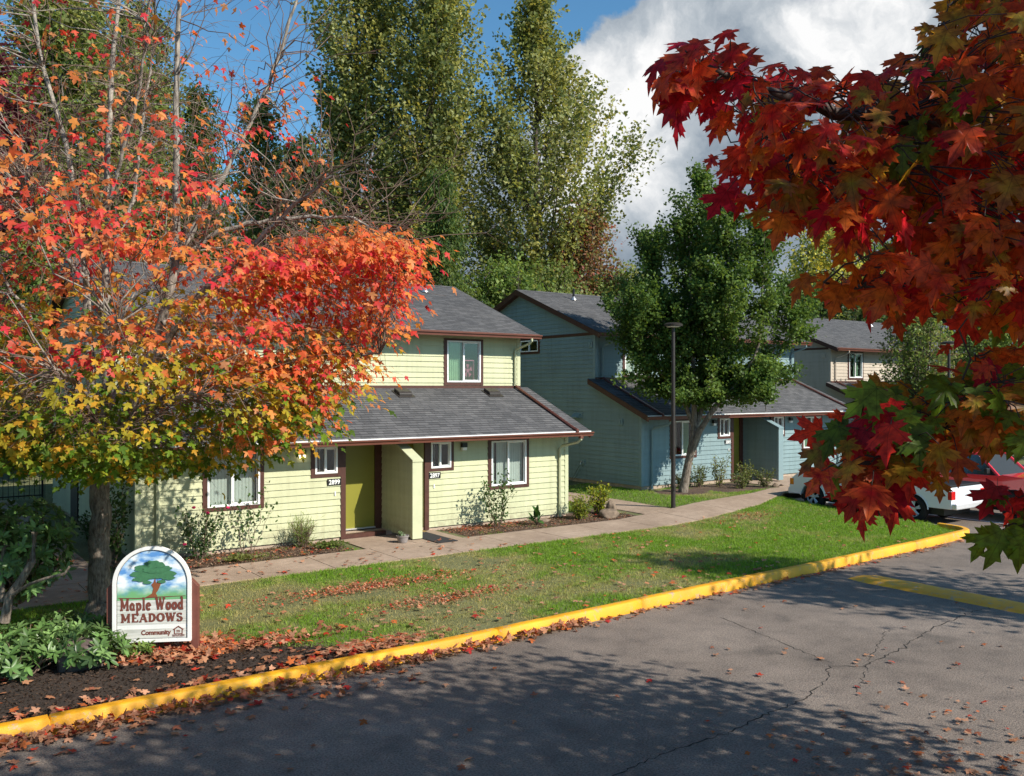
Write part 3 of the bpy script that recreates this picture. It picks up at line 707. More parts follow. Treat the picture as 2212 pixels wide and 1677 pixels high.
    # house number plates
    for (pa, pc, txt) in opts['plates']:
        xa, xc = X(pa), X(pc)
        p_ = MB(); zc = z0+1.33; p_.box(xa, Yf-.040, zc-.078, xc, Yf-.018, zc+.078); pl = p_.build('number_plate', M_PLATE, H)
        text_mesh(txt, .155, M_WHITE, 'number', pl, lambda x, y, z, xm=(xa+xc)/2, zc=zc: (xm+x, Yf-.043-z, zc-.054+y), bold=.0035, sx=.92, depth=.001)
    for bx in opts['bells']:
        p_ = MB(); p_.box(X(bx)-.015, Yf-.035, z0+1.0, X(bx)+.015, Yf-.012, z0+1.1); p_.build('doorbell', M_WHITE, H)
    for lx, lit in opts['lamps']:
        xx = X(lx); p_ = MB(); p_.box(xx-.075, Yf-.12, z0+2.02, xx+.075, Yf-.015, z0+2.14); lm = p_.build('porch_lamp', M_BLACK, H)
        q = MB(); q.prism([(Yf-.115, z0+2.02), (Yf-.02, z0+2.02), (Yf-.03, z0+1.94), (Yf-.10, z0+1.94)], 'x', xx-.065, xx+.065); q.build('lamp_glass', M_LIT if lit else M_WHITE, lm)
    # roof vents
    def rz_low(y): return zE+sl_*(y-yE)
    def rz_up(y): return zU+su*(y-yU)
    for vx in opts['boxvents']:
        xx = X(vx); y = Yu-.43; zz = rz_low(y); v = MB()
        v.prism([(y-.17, zz-.06), (y+.17, zz+.07), (y+.15, zz+.16), (y-.12, zz+.06), (y-.17, zz+.01)], 'x', xx-.2, xx+.2); v.build('roof_vent', M_BRONZE, H, bevel=.012)
        v = MB(); v.prism([(y-.26, zz-.26*sl_+.010), (y+.2, zz+.2*sl_+.010), (y+.2, zz+.2*sl_+.016), (y-.26, zz-.26*sl_+.016)], 'x', xx-.26, xx+.26); v.build('vent_flashing', M_BRONZE, H)
    for vx, vy, kd in opts['pipes']:
        xx = X(vx); y = Yu+vy; zz = rz_up(y); v = MB()
        if kd == 'pipe':
            v.tube([(xx, y, zz), (xx, y, zz+.46)], .045, 12); v.build('vent_pipe', M_BLACK, H, smooth=True)
            v = MB(); v.lathe([(.14, .0), (.13, .03), (.06, .12), (.05, .14)], (xx, y, zz+.0), 14); v.build('pipe_flashing', M_GALV, H, smooth=True)
        else:
            v.prism([(y-.14, zz-.02), (y+.14, zz+.06), (y+.12, zz+.14), (y-.1, zz+.1)], 'x', xx-.15, xx+.15); v.build('roof_vent', M_BLACK, H, bevel=.01)
    H['_z0'] = z0
    return H, dict(X=X, X0=X0, X1=X1, Yf=Yf, Yu=Yu, Yb=Yb, z0=z0, dY=dY, zP=zP)

m, t_, b_ = newmat('lit_lamp_glass'); setc(b_, (1, .85, .6)); b_.inputs['Emission Color'].default_value = (1, .82, .5, 1); b_.inputs['Emission Strength'].default_value = 2.5; M_LIT = m
LOWW = [(5.72, 7.10, .85, 2.20, 'blinds', .10, .47), (8.23, 9.0, 1.45, 2.24, 'small', .10, .47), (11.40, 12.18, 1.43, 2.24, 'small', .09, .47), (13.26, 14.63, .84, 2.21, 'part', .10, .49)]
UPW = [(13.29, 14.66, 3.66, 5.03, 'drape_left', .10, .5), (5.7, 7.1, 3.66, 5.03, 'blinds', .10, .5)]
base_opts = dict(low=LOWW, up=UPW, porch=((9.11, 10.39), (10.61, 11.31)), plates=[(8.64, 8.99, '2899'), (11.42, 11.77, '2897')], bells=[8.84, 11.58], lamps=[(8.0, True), (12.47, False)],
    boxvents=[11.73, 14.71], pipes=[(14.59, 3.35, 'pipe'), (6.5, 3.35, 'pipe')])
HG, G_ = house('pale green two storey house with brown trim, nearest on the left, numbered 2897 and 2899', 4.35, 1, 19.72, .22, M_GREEN, M_GREENT, base_opts)
bo = dict(base_opts); lw = list(LOWW); lw[0] = (5.72, 7.10, .85, 2.20, 'tan', .10, .47); lw[3] = (13.26, 14.63, .84, 2.21, 'two', .10, .49); bo['low'] = lw
bo['plates'] = [(8.62, 8.97, '2885')]; bo['lamps'] = [(8.0, False), (12.5, False)]; bo['boxvents'] = []; bo['pipes'] = [(6.25, 3.4, 'pipe'), (8.03, 3.2, 'box')]; bo['side'] = [(28.34-1.4, 28.36, 5.12, 5.75)]
HB, B_ = house('slate blue two storey house with brown trim behind the leaning pear tree, numbered 2885', 20.55, .955, 21.4, .53, M_BLUE, M_BLUET, bo)
to = dict(base_opts); lw = list(LOWW); lw[0] = (5.72, 7.10, .85, 2.20, 'tan', .10, .47); to['low'] = lw; to['up'] = [(5.75, 7.1, 3.72, 5.08, 'tan', .10, .5), (13.2, 14.6, 3.72, 5.08, 'blinds', .1, .5)]
to['plates'] = []; to['boxvents'] = [7.4, 8.7]; to['pipes'] = [(13.4, 3.4, 'pipe'), (6.0, 3.6, 'box')]; to['lamps'] = [(8.0, False)]
HT, T_ = house('tan two storey house with brown trim, farthest right behind the blue house', 36.5, .955, 22.9, .48, M_TAN, M_TANT, to)

# side window of the blue gable wall
w = MB(); x = 20.55
w.box(x-.034, 26.95, 5.12, x+.02, 27.05, 5.74); w.box(x-.034, 28.25, 5.12, x+.02, 28.36, 5.74); w.box(x-.032, 27.05, 5.12, x+.02, 28.25, 5.21); w.box(x-.032, 27.05, 5.65, x+.02, 28.25, 5.74)
win = w.build('window', M_BROWN, HB)
w = MB(); w.box(x-.045, 27.05, 5.21, x+.04, 27.09, 5.65); w.box(x-.045, 28.21, 5.21, x+.04, 28.25, 5.65); w.box(x-.043, 27.09, 5.21, x+.04, 28.21, 5.25); w.box(x-.043, 27.09, 5.61, x+.04, 28.21, 5.65); w.box(x-.03, 27.63, 5.25, x+.04, 27.67, 5.61)
w.build('frame', M_WHITE, win)
w = MB(); w.face([(x, 27.09, 5.25), (x, 28.21, 5.25), (x, 28.21, 5.61), (x, 27.09, 5.61)]); w.build('pane', M_GLASS, win)
w = MB(); w.box(x+.5, 27.0, 5.15, x+.52, 28.3, 5.7); w.build('room', M_INT, win)
def wallbox(parent, X_, y0, y1, za, zb, mat, name, hood=False):
    v = MB(); v.box(X_-.035, y0, za, X_, y1, zb); o = v.build(name, mat, parent, bevel=.005)
    v = MB()
    if hood: v.prism([(X_-.03, zb-.03), (X_-.22, za+.03), (X_-.22, za+.01), (X_-.03, za+.01)], 'y', y0+.05, y1-.02)
    else: v.box(X_-.06, y0+.07, za+.05, X_-.03, y1-.07, zb-.05)
    v.build('hood' if hood else 'grille', mat, o); return o
wallbox(HB, 20.53, 23.84, 24.06, 5.24, 5.45, M_BLUET, 'wall_vent'); wallbox(HB, 20.53, 24.4, 24.87, 2.72, 2.93, M_BLUET, 'wall_vent', True); wallbox(HB, 20.53, 22.27, 22.47, 2.53, 2.74, M_BLUET, 'wall_vent')
wallbox(HT, 36.48, 25.5, 25.72, 5.25, 5.46, M_TANT, 'wall_vent')
# spigot and hose
v = MB(); v.box(20.50, 24.27, 1.05, 20.535, 24.45, 1.23); sp = v.build('spigot_box', M_BLUET, HB)
v = MB(); v.tube([(20.5, 24.38, 1.14), (20.42, 24.38, 1.14), (20.40, 24.38, 1.06)], .02, 8); v.lathe([(.035, 1.17), (.035, 1.185)], (20.43, 24.38, 0), 8); v.build('tap', M_GALV, sp)
v = MB(); v.tube([(20.40, 24.38, 1.05), (20.38, 24.5, .9), (20.36, 24.62, .7), (20.3, 24.75, .5), (20.2, 25.0, .43), (20.1, 25.5, .42), (20.2, 26.2, .42)], .011, 6)
v.tube([(20.40, 24.38, 1.05), (20.37, 24.40, .85), (20.33, 24.52, .62), (20.28, 24.7, .46), (20.25, 25.1, .42)], .011, 6)
tag(v.build('garden_hose', plain('grey_hose', (.13, .17, .14), .5), smooth=True), 'thin grey green garden hose hanging from the tap on the blue gable wall', 'hose')
# electric meters on the tan gable
v = MB(); v.box(36.30, 24.0, 1.40, 36.48, 24.75, 2.30); mb = v.build('meter_panel', M_TANT, HT, bevel=.01)
for yy, zz in ((24.55, 2.02), (24.55, 1.66), (24.2, 2.02), (24.2, 1.66)):
    v = MB(); v.lathe([(.085, 0), (.085, -.05), (.07, -.1), (0, -.105)], (36.30, yy, zz), 16, 'x'); v.build('meter', M_GALV, mb, smooth=True)
v = MB(); v.box(36.32, 23.72, .98, 36.48, 24.05, 1.38); v.build('junction_box', M_TANT, HT, bevel=.01)
for yy in (24.25, 24.4, 24.6): v = MB(); v.tube([(36.42, yy, 1.4), (36.42, yy, .38)], .03, 8); v.build('conduit', M_TANT, HT)
# gable door of the green house (dark doorway far down the left side)
v = MB(); v.box(4.30, 26.3, .18, 4.36, 27.35, 2.35); v.build('side_door', M_BLACK, HG)
# box fan behind the upper window
bf = thing('box_fan', 'pink box fan standing inside the upper window of the green house', 'fan', (14.24, 22.25, 4.02))
PINK = plain('pink_plastic', (.42, .12, .20), .4); v = MB()
cx, cz, Yn = 14.24, 4.32, 22.20
v.box(cx-.22, Yn, cz-.32, cx+.22, Yn+.1, cz-.28); v.box(cx-.22, Yn, cz+.28, cx+.22, Yn+.1, cz+.32); v.box(cx-.22, Yn, cz-.28, cx-.18, Yn+.1, cz+.28); v.box(cx+.18, Yn, cz-.28, cx+.22, Yn+.1, cz+.28)
v.build('case', PINK, bf, bevel=.012)
v = MB()
for i in range(26): a = i/26*2*math.pi; v.box(cx+.06*math.cos(a)-.002, Yn, cz-.002, cx+.06*math.cos(a)+.002, Yn+.004, cz+.002); v.tube([(cx+.05*math.cos(a), Yn+.01, cz+.05*math.sin(a)), (cx+.19*math.cos(a), Yn+.01, cz+.27*math.sin(a))], .0025, 4)
v.build('grille', PINK, bf)
v = MB()
for i in range(5):
    a = i/5*2*math.pi; c2_, s2_ = math.cos(a), math.sin(a); c3_, s3_ = math.cos(a+.7), math.sin(a+.7)
    v.prism([(cx+.03*c2_, cz+.03*s2_), (cx+.16*c2_, cz+.2*s2_), (cx+.16*c3_, cz+.2*s3_)], 'y', Yn+.04, Yn+.05)
v.lathe([(.05, .03), (.05, .07)], (cx, Yn, cz), 16, 'y'); v.build('blade', PINK, bf)
v = MB(); v.tube([(cx-.08, Yn+.05, cz+.32), (cx-.07, Yn+.05, cz+.355), (cx+.07, Yn+.05, cz+.355), (cx+.08, Yn+.05, cz+.32)], .01, 6); v.build('carry_handle', PINK, bf)

# ------------------------------------------------------------------ community sign
A = Vector((2.58, 13.04, 0)); B = Vector((3.53, 12.53, 0)); du = (B-A).normalized(); dn = Vector((du.y, -du.x, 0))  # dn points at the viewer
if dn.y > 0: dn = -dn
W_ = (B-A).length; zgS = .15
sg = thing('community_sign', 'arched white community sign with painted tree between two brown posts', 'sign', (A.x+du.x*W_/2, A.y+du.y*W_/2, zgS))
def SP(u, z, o=0): p = A+du*u+dn*o; return (p.x, p.y, z)
def sprism(poly, o0, o1, name, mat, parent, bevel=0, label=None):
    b = MB(); k = len(poly); b.v = [SP(u, z, o0) for u, z in poly]+[SP(u, z, o1) for u, z in poly]; b.u = [(0, 0)]*(2*k)
    b.f = [tuple(range(k))[::-1], tuple(range(k, 2*k))]+[(i, (i+1) % k, k+(i+1) % k, k+i) for i in range(k)]
    return b.build(name, mat, parent, bevel=bevel, label=label)
M_POST = plain('sign_post_paint', (.16, .055, .04), .55, .12, 8, .2, 30)
PW = .10
for u0 in (-.07, W_-.04): sprism([(u0, .02), (u0+PW, .02), (u0+PW, 1.10), (u0+(.085 if u0 < .5 else .015), 1.16), (u0+(.0 if u0 < .5 else .1), 1.06)][:5] if False else ([(u0, .02), (u0+PW, .02), (u0+PW, 1.17), (u0, 1.06)] if u0 < .5 else [(u0, .02), (u0+PW, .02), (u0+PW, 1.06), (u0, 1.17)]), -.05, .055, 'post', M_POST, sg, bevel=.006)
uc = W_/2; hw = .515; zb0 = .325; zs = 1.12; ar = hw
def arch(h, z0_, zs_, sq=1.0): return [(uc-h, z0_), (uc+h, z0_)]+[(uc+h*math.cos(a), zs_+h*sq*math.sin(a)) for a in np.linspace(0, math.pi, 33)]
M_SIGNW = plain('sign_white_paint', (.80, .80, .78), .5, .05, 4)
bd = sprism(arch(hw, zb0, zs), .056, .095, 'board', M_SIGNW, sg, bevel=.004)
# rim
def ringmesh(outer, inner, o0, o1, name, mat, parent):
    b = MB(); k = len(outer)
    b.v = [SP(u, z, o0) for u, z in outer]+[SP(u, z, o1) for u, z in outer]+[SP(u, z, o1) for u, z in inner]+[SP(u, z, o0) for u, z in inner]; b.u = [(0, 0)]*(4*k)
    for i in range(k):
        j = (i+1) % k
        for a in range(3): b.f.append((a*k+i, a*k+j, (a+1)*k+j, (a+1)*k+i))
    return b.build(name, mat, parent)
ringmesh(arch(hw, zb0, zs), arch(hw-.045, zb0+.04, zs), .096, .115, 'rim', M_SIGNW, bd)
ringmesh(arch(hw-.052, zb0+.046, zs), arch(hw-.058, zb0+.052, zs), .0955, .0985, 'groove', plain('sign_groove', (.10, .09, .08), .8), bd)
def woodpaint(name, c1, c2, sc_=1.0):
    m, t, b = newmat(name); co = t.nodes.new('ShaderNodeTexCoord').outputs['Object']
    mp = t.nodes.new('ShaderNodeMapping'); mp.inputs['Scale'].default_value = (1.2, 1.2, 30); t.links.new(co, mp.inputs[0])
    n = noise(t, mp.outputs[0], 2.0, 6, .6); t.links.new(ramp(t, n, [(.35, c1), (.6, c2)]), b.inputs['Base Color']); b.inputs['Roughness'].default_value = .7; return m
M_WP = woodpaint('weathered_sign_face', (.42, .42, .38), (.68, .68, .64))
hz = .94
sky_poly = [(uc-hw+.06, hz-.04), (uc+hw-.06, hz-.04)]+[(uc+(hw-.06)*math.cos(a), zs+(hw-.06)*math.sin(a)) for a in np.linspace(0, math.pi, 33)]
m, t, b = newmat('painted_sky'); co = t.nodes.new('ShaderNodeTexCoord').outputs['Object']
mp = t.nodes.new('ShaderNodeMapping'); mp.inputs['Scale'].default_value = (3, 3, 6); t.links.new(co, mp.inputs[0])
n = noise(t, mp.outputs[0], 1.6, 5, .5); sp_ = t.nodes.new('ShaderNodeSeparateXYZ'); t.links.new(co, sp_.inputs[0])
c = ramp(t, n, [(.38, (.10, .28, .62)), (.5, (.42, .60, .78)), (.6, (.78, .82, .84))])
n5 = noise(t, co, 5, 3)
gf = ramp(t, mth(t, 'ADD', sp_.outputs[2], mth(t, 'MULTIPLY', n5, -.22)), [(.70, 1.), (.86, 0.)])
c = mixc(t, gf, c, (.16, .40, .17)); t.links.new(c, b.inputs['Base Color']); b.inputs['Roughness'].default_value = .6
sprism(sky_poly, .0955, .0975, 'painted_sky', m, bd)
sprism([(uc-hw+.06, .565), (uc+hw-.06, .565), (uc+hw-.06, hz-.042), (uc-hw+.06, hz-.042)], .0955, .0972, 'name_panel', M_WP, bd)
sprism([(uc-hw+.06, .385), (uc+hw-.06, .385), (uc+hw-.06, .505), (uc-hw+.06, .505)], .0955, .0972, 'lower_panel', M_WP, bd)
M_TXT = plain('sign_brown_paint', (.17, .05, .035), .5, .06); M_TREEG = plain('sign_tree_green', (.055, .18, .085), .6, .15, 20); M_TREEB = plain('sign_tree_brown', (.23, .075, .03), .6, .1)
# painted tree
tk = [(-.105, 0), (-.02, .05), (-.002, .12), (-.03, .17), (.0, .20), (.02, .26), (.035, .18), (.06, .24), (.06, .185), (.12, .25), (.085, .15), (.06, .09), (.03, .05), (.05, .012), (.02, .0)]
sprism([(uc+u+.02, hz+.0+z) for u, z in tk], .0985, .103, 'painted_trunk', M_TREEB, bd)
sprism([(uc-hw+.075, hz-.008), (uc-.2, hz-.02), (uc, hz-.01), (uc+hw-.075, hz+.005), (uc+hw-.075, hz+.009), (uc+.05, hz+.004), (uc-.2, hz-.008), (uc-hw+.075, hz)], .0985, .1015, 'painted_ground_line', M_TXT, bd)
rr = random.Random(3); cr = MB(); io = .104
for (cu_, cz_, w_, h_) in [(0, .42, .11, .05), (.02, .37, .17, .05), (-.12, .36, .12, .045), (.15, .35, .10, .045), (-.17, .28, .13, .04), (.0, .31, .16, .045), (.2, .28, .12, .045), (-.15, .215, .12, .035), (.21, .225, .09, .03), (-.03, .25, .12, .035), (.1, .25, .1, .035), (-.07, .17, .06, .025), (.12, .175, .06, .022), (.06, .33, .15, .04), (-.03, .345, .1, .05), (.08, .405, .09, .04)]:
    k = 22; pts = []
    for i in range(k):
        a = i/k*2*math.pi; q = rr.uniform(.82, 1.12); pts.append((uc+.01+cu_+w_*q*math.cos(a), hz+.035+cz_+h_*q*math.sin(a)))
    cr.face([SP(u, z, io) for u, z in pts]); io += .0005
cr.build('painted_crown', M_TREEG, bd)
# slab-serif lettering built of strokes
def strokes(letters, u0, z0_, size, name, asc=1.0, wt=.2, tilt=.0):
    b = MB(); lay = [0]
    def quad(p, q, w):
        d = Vector((q[0]-p[0], q[1]-p[1])); L_ = d.length or 1e-6; n = Vector((-d.y, d.x))/L_*w/2; e = d/L_*w*.12; o = .0995+lay[0]*.00005; lay[0] += 1
        pts = [(p[0]+n.x-e.x, p[1]+n.y-e.y), (p[0]-n.x-e.x, p[1]-n.y-e.y), (q[0]-n.x+e.x, q[1]-n.y+e.y), (q[0]+n.x+e.x, q[1]+n.y+e.y)]
        b.face([SP(u, z, o) for u, z in pts])
    x = u0
    for ch in letters:
        w, segs = GL[ch]
        for s in segs:
            ww = s[2] if len(s) > 2 else wt
            quad((x+s[0][0]*size, z0_+s[0][1]*size), (x+s[1][0]*size, z0_+s[1][1]*size), ww*size*1.2)
        x += w*size
    return b.build(name, M_TXT, bd)
def arcs(cx, cy, rx, ry, a0, a1, n=12, w=.2):
    q = [(cx+rx*math.cos(rad(a)), cy+ry*math.sin(rad(a))) for a in np.linspace(a0, a1, n)]
    return [(p, r_, w*(.75+.5*abs(math.cos(rad(a0+(a1-a0)*(i+.5)/(n-1)))))) for i, (p, r_) in enumerate(zip(q[:-1], q[1:]))]
ser = lambda x, y, w=.3: ((x-w/2, y), (x+w/2, y), .13)
GL = {
 'M': (1.12, [((.2, .05), (.2, .95), .2), ((.2, .95), (.52, .2), .2), ((.52, .2), (.85, .95), .13), ((.87, .05), (.87, .95), .22), ser(.18, .05), ser(.87, .05), ser(.15, .95, .25), ser(.9, .95, .25)]),
 'a': (.68, arcs(.27, .3, .17, .24, 60, 300, 10, .19)+[((.46, .08), (.46, .5), .2), ((.46, .52), (.2, .60), .14), ser(.5, .06, .2)]),
 'p': (.74, arcs(.38, .31, .19, .26, -150, 150, 12, .18)+[((.19, -.32), (.19, .55), .2), ser(.2, -.32), ser(.15, .56, .2)]),
 'l': (.42, [((.2, .05), (.2, 1.0), .2), ser(.2, .05), ser(.16, 1.0, .2)]),
 'e': (.66, arcs(.32, .31, .2, .27, 10, 320, 12, .18)+[((.18, .34), (.48, .36), .11)]),
 'W': (1.22, [((.18, .95), (.38, .05), .22), ((.38, .05), (.6, .8), .13), ((.6, .85), (.8, .05), .22), ((.8, .05), (1.02, .95), .13), ser(.18, .95), ser(.6, .93, .22), ser(1.04, .95, .26)]),
 'o': (.70, arcs(.33, .31, .2, .26, 0, 360, 16, .19)),
 'd': (.72, arcs(.32, .31, .19, .26, 30, 330, 12, .18)+[((.5, .05), (.5, 1.0), .2), ser(.54, .05, .2), ser(.44, 1.0, .2)]),
 'E': (.86, [((.25, .05), (.25, .95), .22), ((.1, .93), (.72, .93), .13), ((.1, .06), (.74, .06), .13), ((.25, .5), (.58, .5), .12), ((.72, .95), (.72, .72), .1), ((.75, .05), (.75, .28), .1)]),
 'A': (.98, [((.18, .05), (.48, .95), .13), ((.5, .95), (.8, .05), .22), ((.28, .33), (.68, .33), .11), ser(.16, .05, .26), ser(.82, .05, .28)]),
 'D': (.95, [((.25, .05), (.25, .95), .22), ((.1, .93), (.4, .93), .12), ((.1, .06), (.4, .06), .12)]+arcs(.38, .5, .38, .43, -90, 90, 12, .19)),
 'O': (.98, arcs(.47, .5, .34, .42, 0, 360, 18, .19)),
 'S': (.76, arcs(.36, .72, .22, .2, 20, 270, 9, .15)+arcs(.36, .28, .24, .23, 90, -160, 9, .17)+[((.58, .95), (.58, .72), .09), ((.14, .05), (.14, .28), .09)]),
 ' ': (.42, [])}
GL['w'] = GL['W']
wm = sum(GL[c][0] for c in 'Maple Wood'); szu = .84/wm
o = strokes('Maple Wood', uc-.42, .755, szu, 'lettering', )
# scale the first line taller: letters are condensed on the sign
wS = wl(bd)
for v in o.data.vertices: v.co.z = (v.co.z+wS.z-.755)*1.45+.762-wS.z
wm = sum(GL[c][0] for c in 'MEADOWS'); szu = .82/wm
strokes('MEADOWS', uc-.41, .60, szu, 'lettering')
pl_ = lambda uu, zz: (lambda x, y, z: SP(uu+x, zz+y, .0985+z))
text_mesh('Community', .088, M_TXT, 'lettering', bd, pl_(uc+.05, .425), bold=.004, sx=.92, depth=.001)
# equal housing emblem
e0, ez = uc+.345, .432; M_E = M_TXT; em = MB()
def sface(pts, o=.0992): em.face([SP(e0+u, ez+z, o) for u, z in pts])
sface([(-.075, .055), (0, .105), (0, .085), (-.06, .045)]); sface([(0, .105), (.075, .055), (.06, .045), (0, .085)])
sface([(-.058, 0), (-.044, 0), (-.044, .055), (-.058, .05)], .0994); sface([(.044, 0), (.058, 0), (.058, .05), (.044, .055)], .0994); sface([(-.058, -.012), (.058, -.012), (.058, .001), (-.058, .001)], .0996)
sface([(-.025, .035), (.025, .035), (.025, .047), (-.025, .047)]); sface([(-.025, .014), (.025, .014), (.025, .026), (-.025, .026)])
em.build('housing_emblem', M_E, bd)
text_mesh('EQUAL HOUSING', .021, M_TXT, 'lettering', bd, pl_(e0, ez-.028), bold=.0005, depth=.0005); text_mesh('OPPORTUNITY', .024, M_TXT, 'lettering', bd, pl_(e0, ez-.046), bold=.0006, depth=.0005)

# ------------------------------------------------------------------ lamp posts, pole, fence, pot, mats, rocks
def lamp_post(name, label, x, y, z, h):
    t = thing(name, label, 'lamp post', (x, y, z), 'dark pole lights')
    v = MB(); v.lathe([(.068, 0), (.066, 1), (.052, h-.15), (.05, h-.02)], (x, y, z), 16); v.build('pole', M_BRONZE, t, smooth=True)
    v = MB(); v.lathe([(.10, 0), (.10, .02), (.075, .05)], (x, y, z), 16); v.build('base', M_BRONZE, t)
    v = MB(); v.lathe([(.05, h-.03), (.06, h+.02), (.27, h+.04), (.28, h+.1), (.20, h+.14), (0, h+.15)], (x, y, z), 24); v.build('lamp_head', M_BRONZE, t, smooth=True)
    v = MB(); v.lathe([(0, h+.0), (.19, h+.02), (.2, h+.038)], (x, y, z), 20); v.build('lamp_glass', M_WHITE, t, smooth=True)
    v = MB(); v.box(x-.035, y-.075, z+.62, x+.035, y-.055, z+.78); v.build('access_cover', M_BRONZE, t)
    return t
lamp_post('lamp_post', 'slim dark bronze lamp post at the path edge beside the pear tree', 18.9, 18.35, .17, 5.4)
lamp_post('lamp_post', 'dark lamp post with flat round head far right behind the red truck', *[float(q) for q in gat(2050, .1, 33)][:2], .3, 5.1)
v = MB(); px, py = 3.0, 30.0; v.lathe([(.16, 0), (.15, 6.5), (.14, 7.5)], (1.6, 27.5, .1), 14); tag(v.build('utility_pole', M_GREY, smooth=True), 'plain grey wooden pole standing at the left edge behind the rhododendron', 'pole')
fn = thing('metal_fence', 'black metal fence with thin upright bars closing the gap left of the green house', 'fence', (-4, 32.5, .12))
v = MB()
for i in range(120): x = -13.5+i*.15; v.box(x-.008, 32.49, .2, x+.008, 32.51, 1.75)
v.build('bars', M_BLACK, fn)
v = MB(); v.box(-13.5, 32.48, .28, 4.3, 32.52, .32); v.box(-13.5, 32.48, 1.65, 4.3, 32.52, 1.69); v.build('rails', M_BLACK, fn)
for i in range(8): x = -13.5+i*2.54; v = MB(); v.box(x-.03, 32.46, .1, x+.03, 32.54, 1.85); v.build('post', M_BLACK, fn)
# wooden back fences behind the houses
M_FW = plain('weathered_fence_wood', (.20, .15, .11), .85, .25, 3, .3)
ff = thing('wooden_fence', 'weathered grey brown board fence behind the houses', 'fence', (20, 46, .1)); v = MB()
for i in range(420):
    x = -22+i*.2; v.box(x, 46+random.uniform(0, .01), .1, x+.19, 46.03, 1.9+random.uniform(-.02, .02))
v.build('boards', M_FW, ff)

pot = thing('flower_pot', 'small ribbed grey flower pot with pale succulent beside the divider wall', 'plant pot', (10.02, 18.5, .15))
v = MB(); v.lathe([(.0, .0), (.105, .0), (.115, .02), (.135, .13), (.15, .135), (.155, .17), (.14, .17), (.13, .15), (0, .145)], (10.02, 18.5, .15), 28); v.build('pot', plain('grey_pot', (.26, .23, .22), .7, .1), pot, smooth=True)
tag(MB().box(10.65, 17.92, .150, 11.2, 19.45, .162).build('door_mat', plain('charcoal_mat', (.028, .028, .03), .95, .3, 80)), 'long charcoal rubber mat on the path before door 2897', 'door mat')
tag(MB().box(10.72, 19.55, .150, 11.28, 20.0, .165).build('door_mat', plain('straw_mat', (.25, .17, .06), .95, .3, 80)), 'small straw coloured mat right at door 2897', 'door mat')

def rock(name, label, c, s, seed, mat, group=None):
    import mathutils
    r = np.random.default_rng(seed); nu, nv = 36, 22; V = []; Fc = []
    planes = [(Vector(r.normal(size=3)).normalized(), r.uniform(.62, .9)) for _ in range(14)]
    for i in range(nv+1):
        th = math.pi*i/nv
        for j in range(nu):
            ph = 2*math.pi*j/nu; d = Vector((math.sin(th)*math.cos(ph), math.sin(th)*math.sin(ph), math.cos(th))); q = 1.
            for n_, h_ in planes:
                k = d.dot(n_)
                if k > 1e-3: q = min(q, h_/k)
            q *= 1+.10*mathutils.noise.noise(d*3+Vector((seed, 0, 0)))+.05*mathutils.noise.noise(d*9+Vector((seed, 0, 0)))
            V.append((c[0]+d.x*q*s[0], c[1]+d.y*q*s[1], c[2]+d.z*q*s[2]))
    for i in range(nv):
        for j in range(nu): k = (j+1) % nu; Fc.append((i*nu+j, (i+1)*nu+j, (i+1)*nu+k, i*nu+k))
    return tag(arrmesh(name, V, 4, mat, faces=Fc), label, 'rock', group)
M_ROCK = plain('tan_rock', (.19, .14, .10), .9, .35, 7, .8, 20); M_ROCKD = plain('dark_rock', (.10, .075, .07), .9, .35, 9, .8, 20)
rock('rock', 'large tan angular rock at the bed corner beside the path', (16.75, 18.75, .20), (.38, .26, .24), 4, M_ROCK)
rock('rock', 'taller pointed tan rock just behind the large one by the side path', (17.02, 18.95, .30), (.17, .16, .30), 9, M_ROCK)
rock('rock', 'small pale flat rock in the bed under the right window', (14.75, 19.2, .15), (.28, .14, .08), 12, M_ROCK)
rock('rock', 'dark grey boulder among the leafy ground cover in front', at(170, 1435, 11.6)-np.array((0, 0, .02)), (.36, .3, .36), 5, M_ROCKD)
rock('rock', 'small tan rock in the bed by the blue porch slab', (25.0, 19.45, .46), (.13, .1, .09), 15, M_ROCK)
rock('rock', 'tiny tan rock right of the small one by the blue porch', (25.25, 19.4, .44), (.09, .08, .06), 16, M_ROCK)

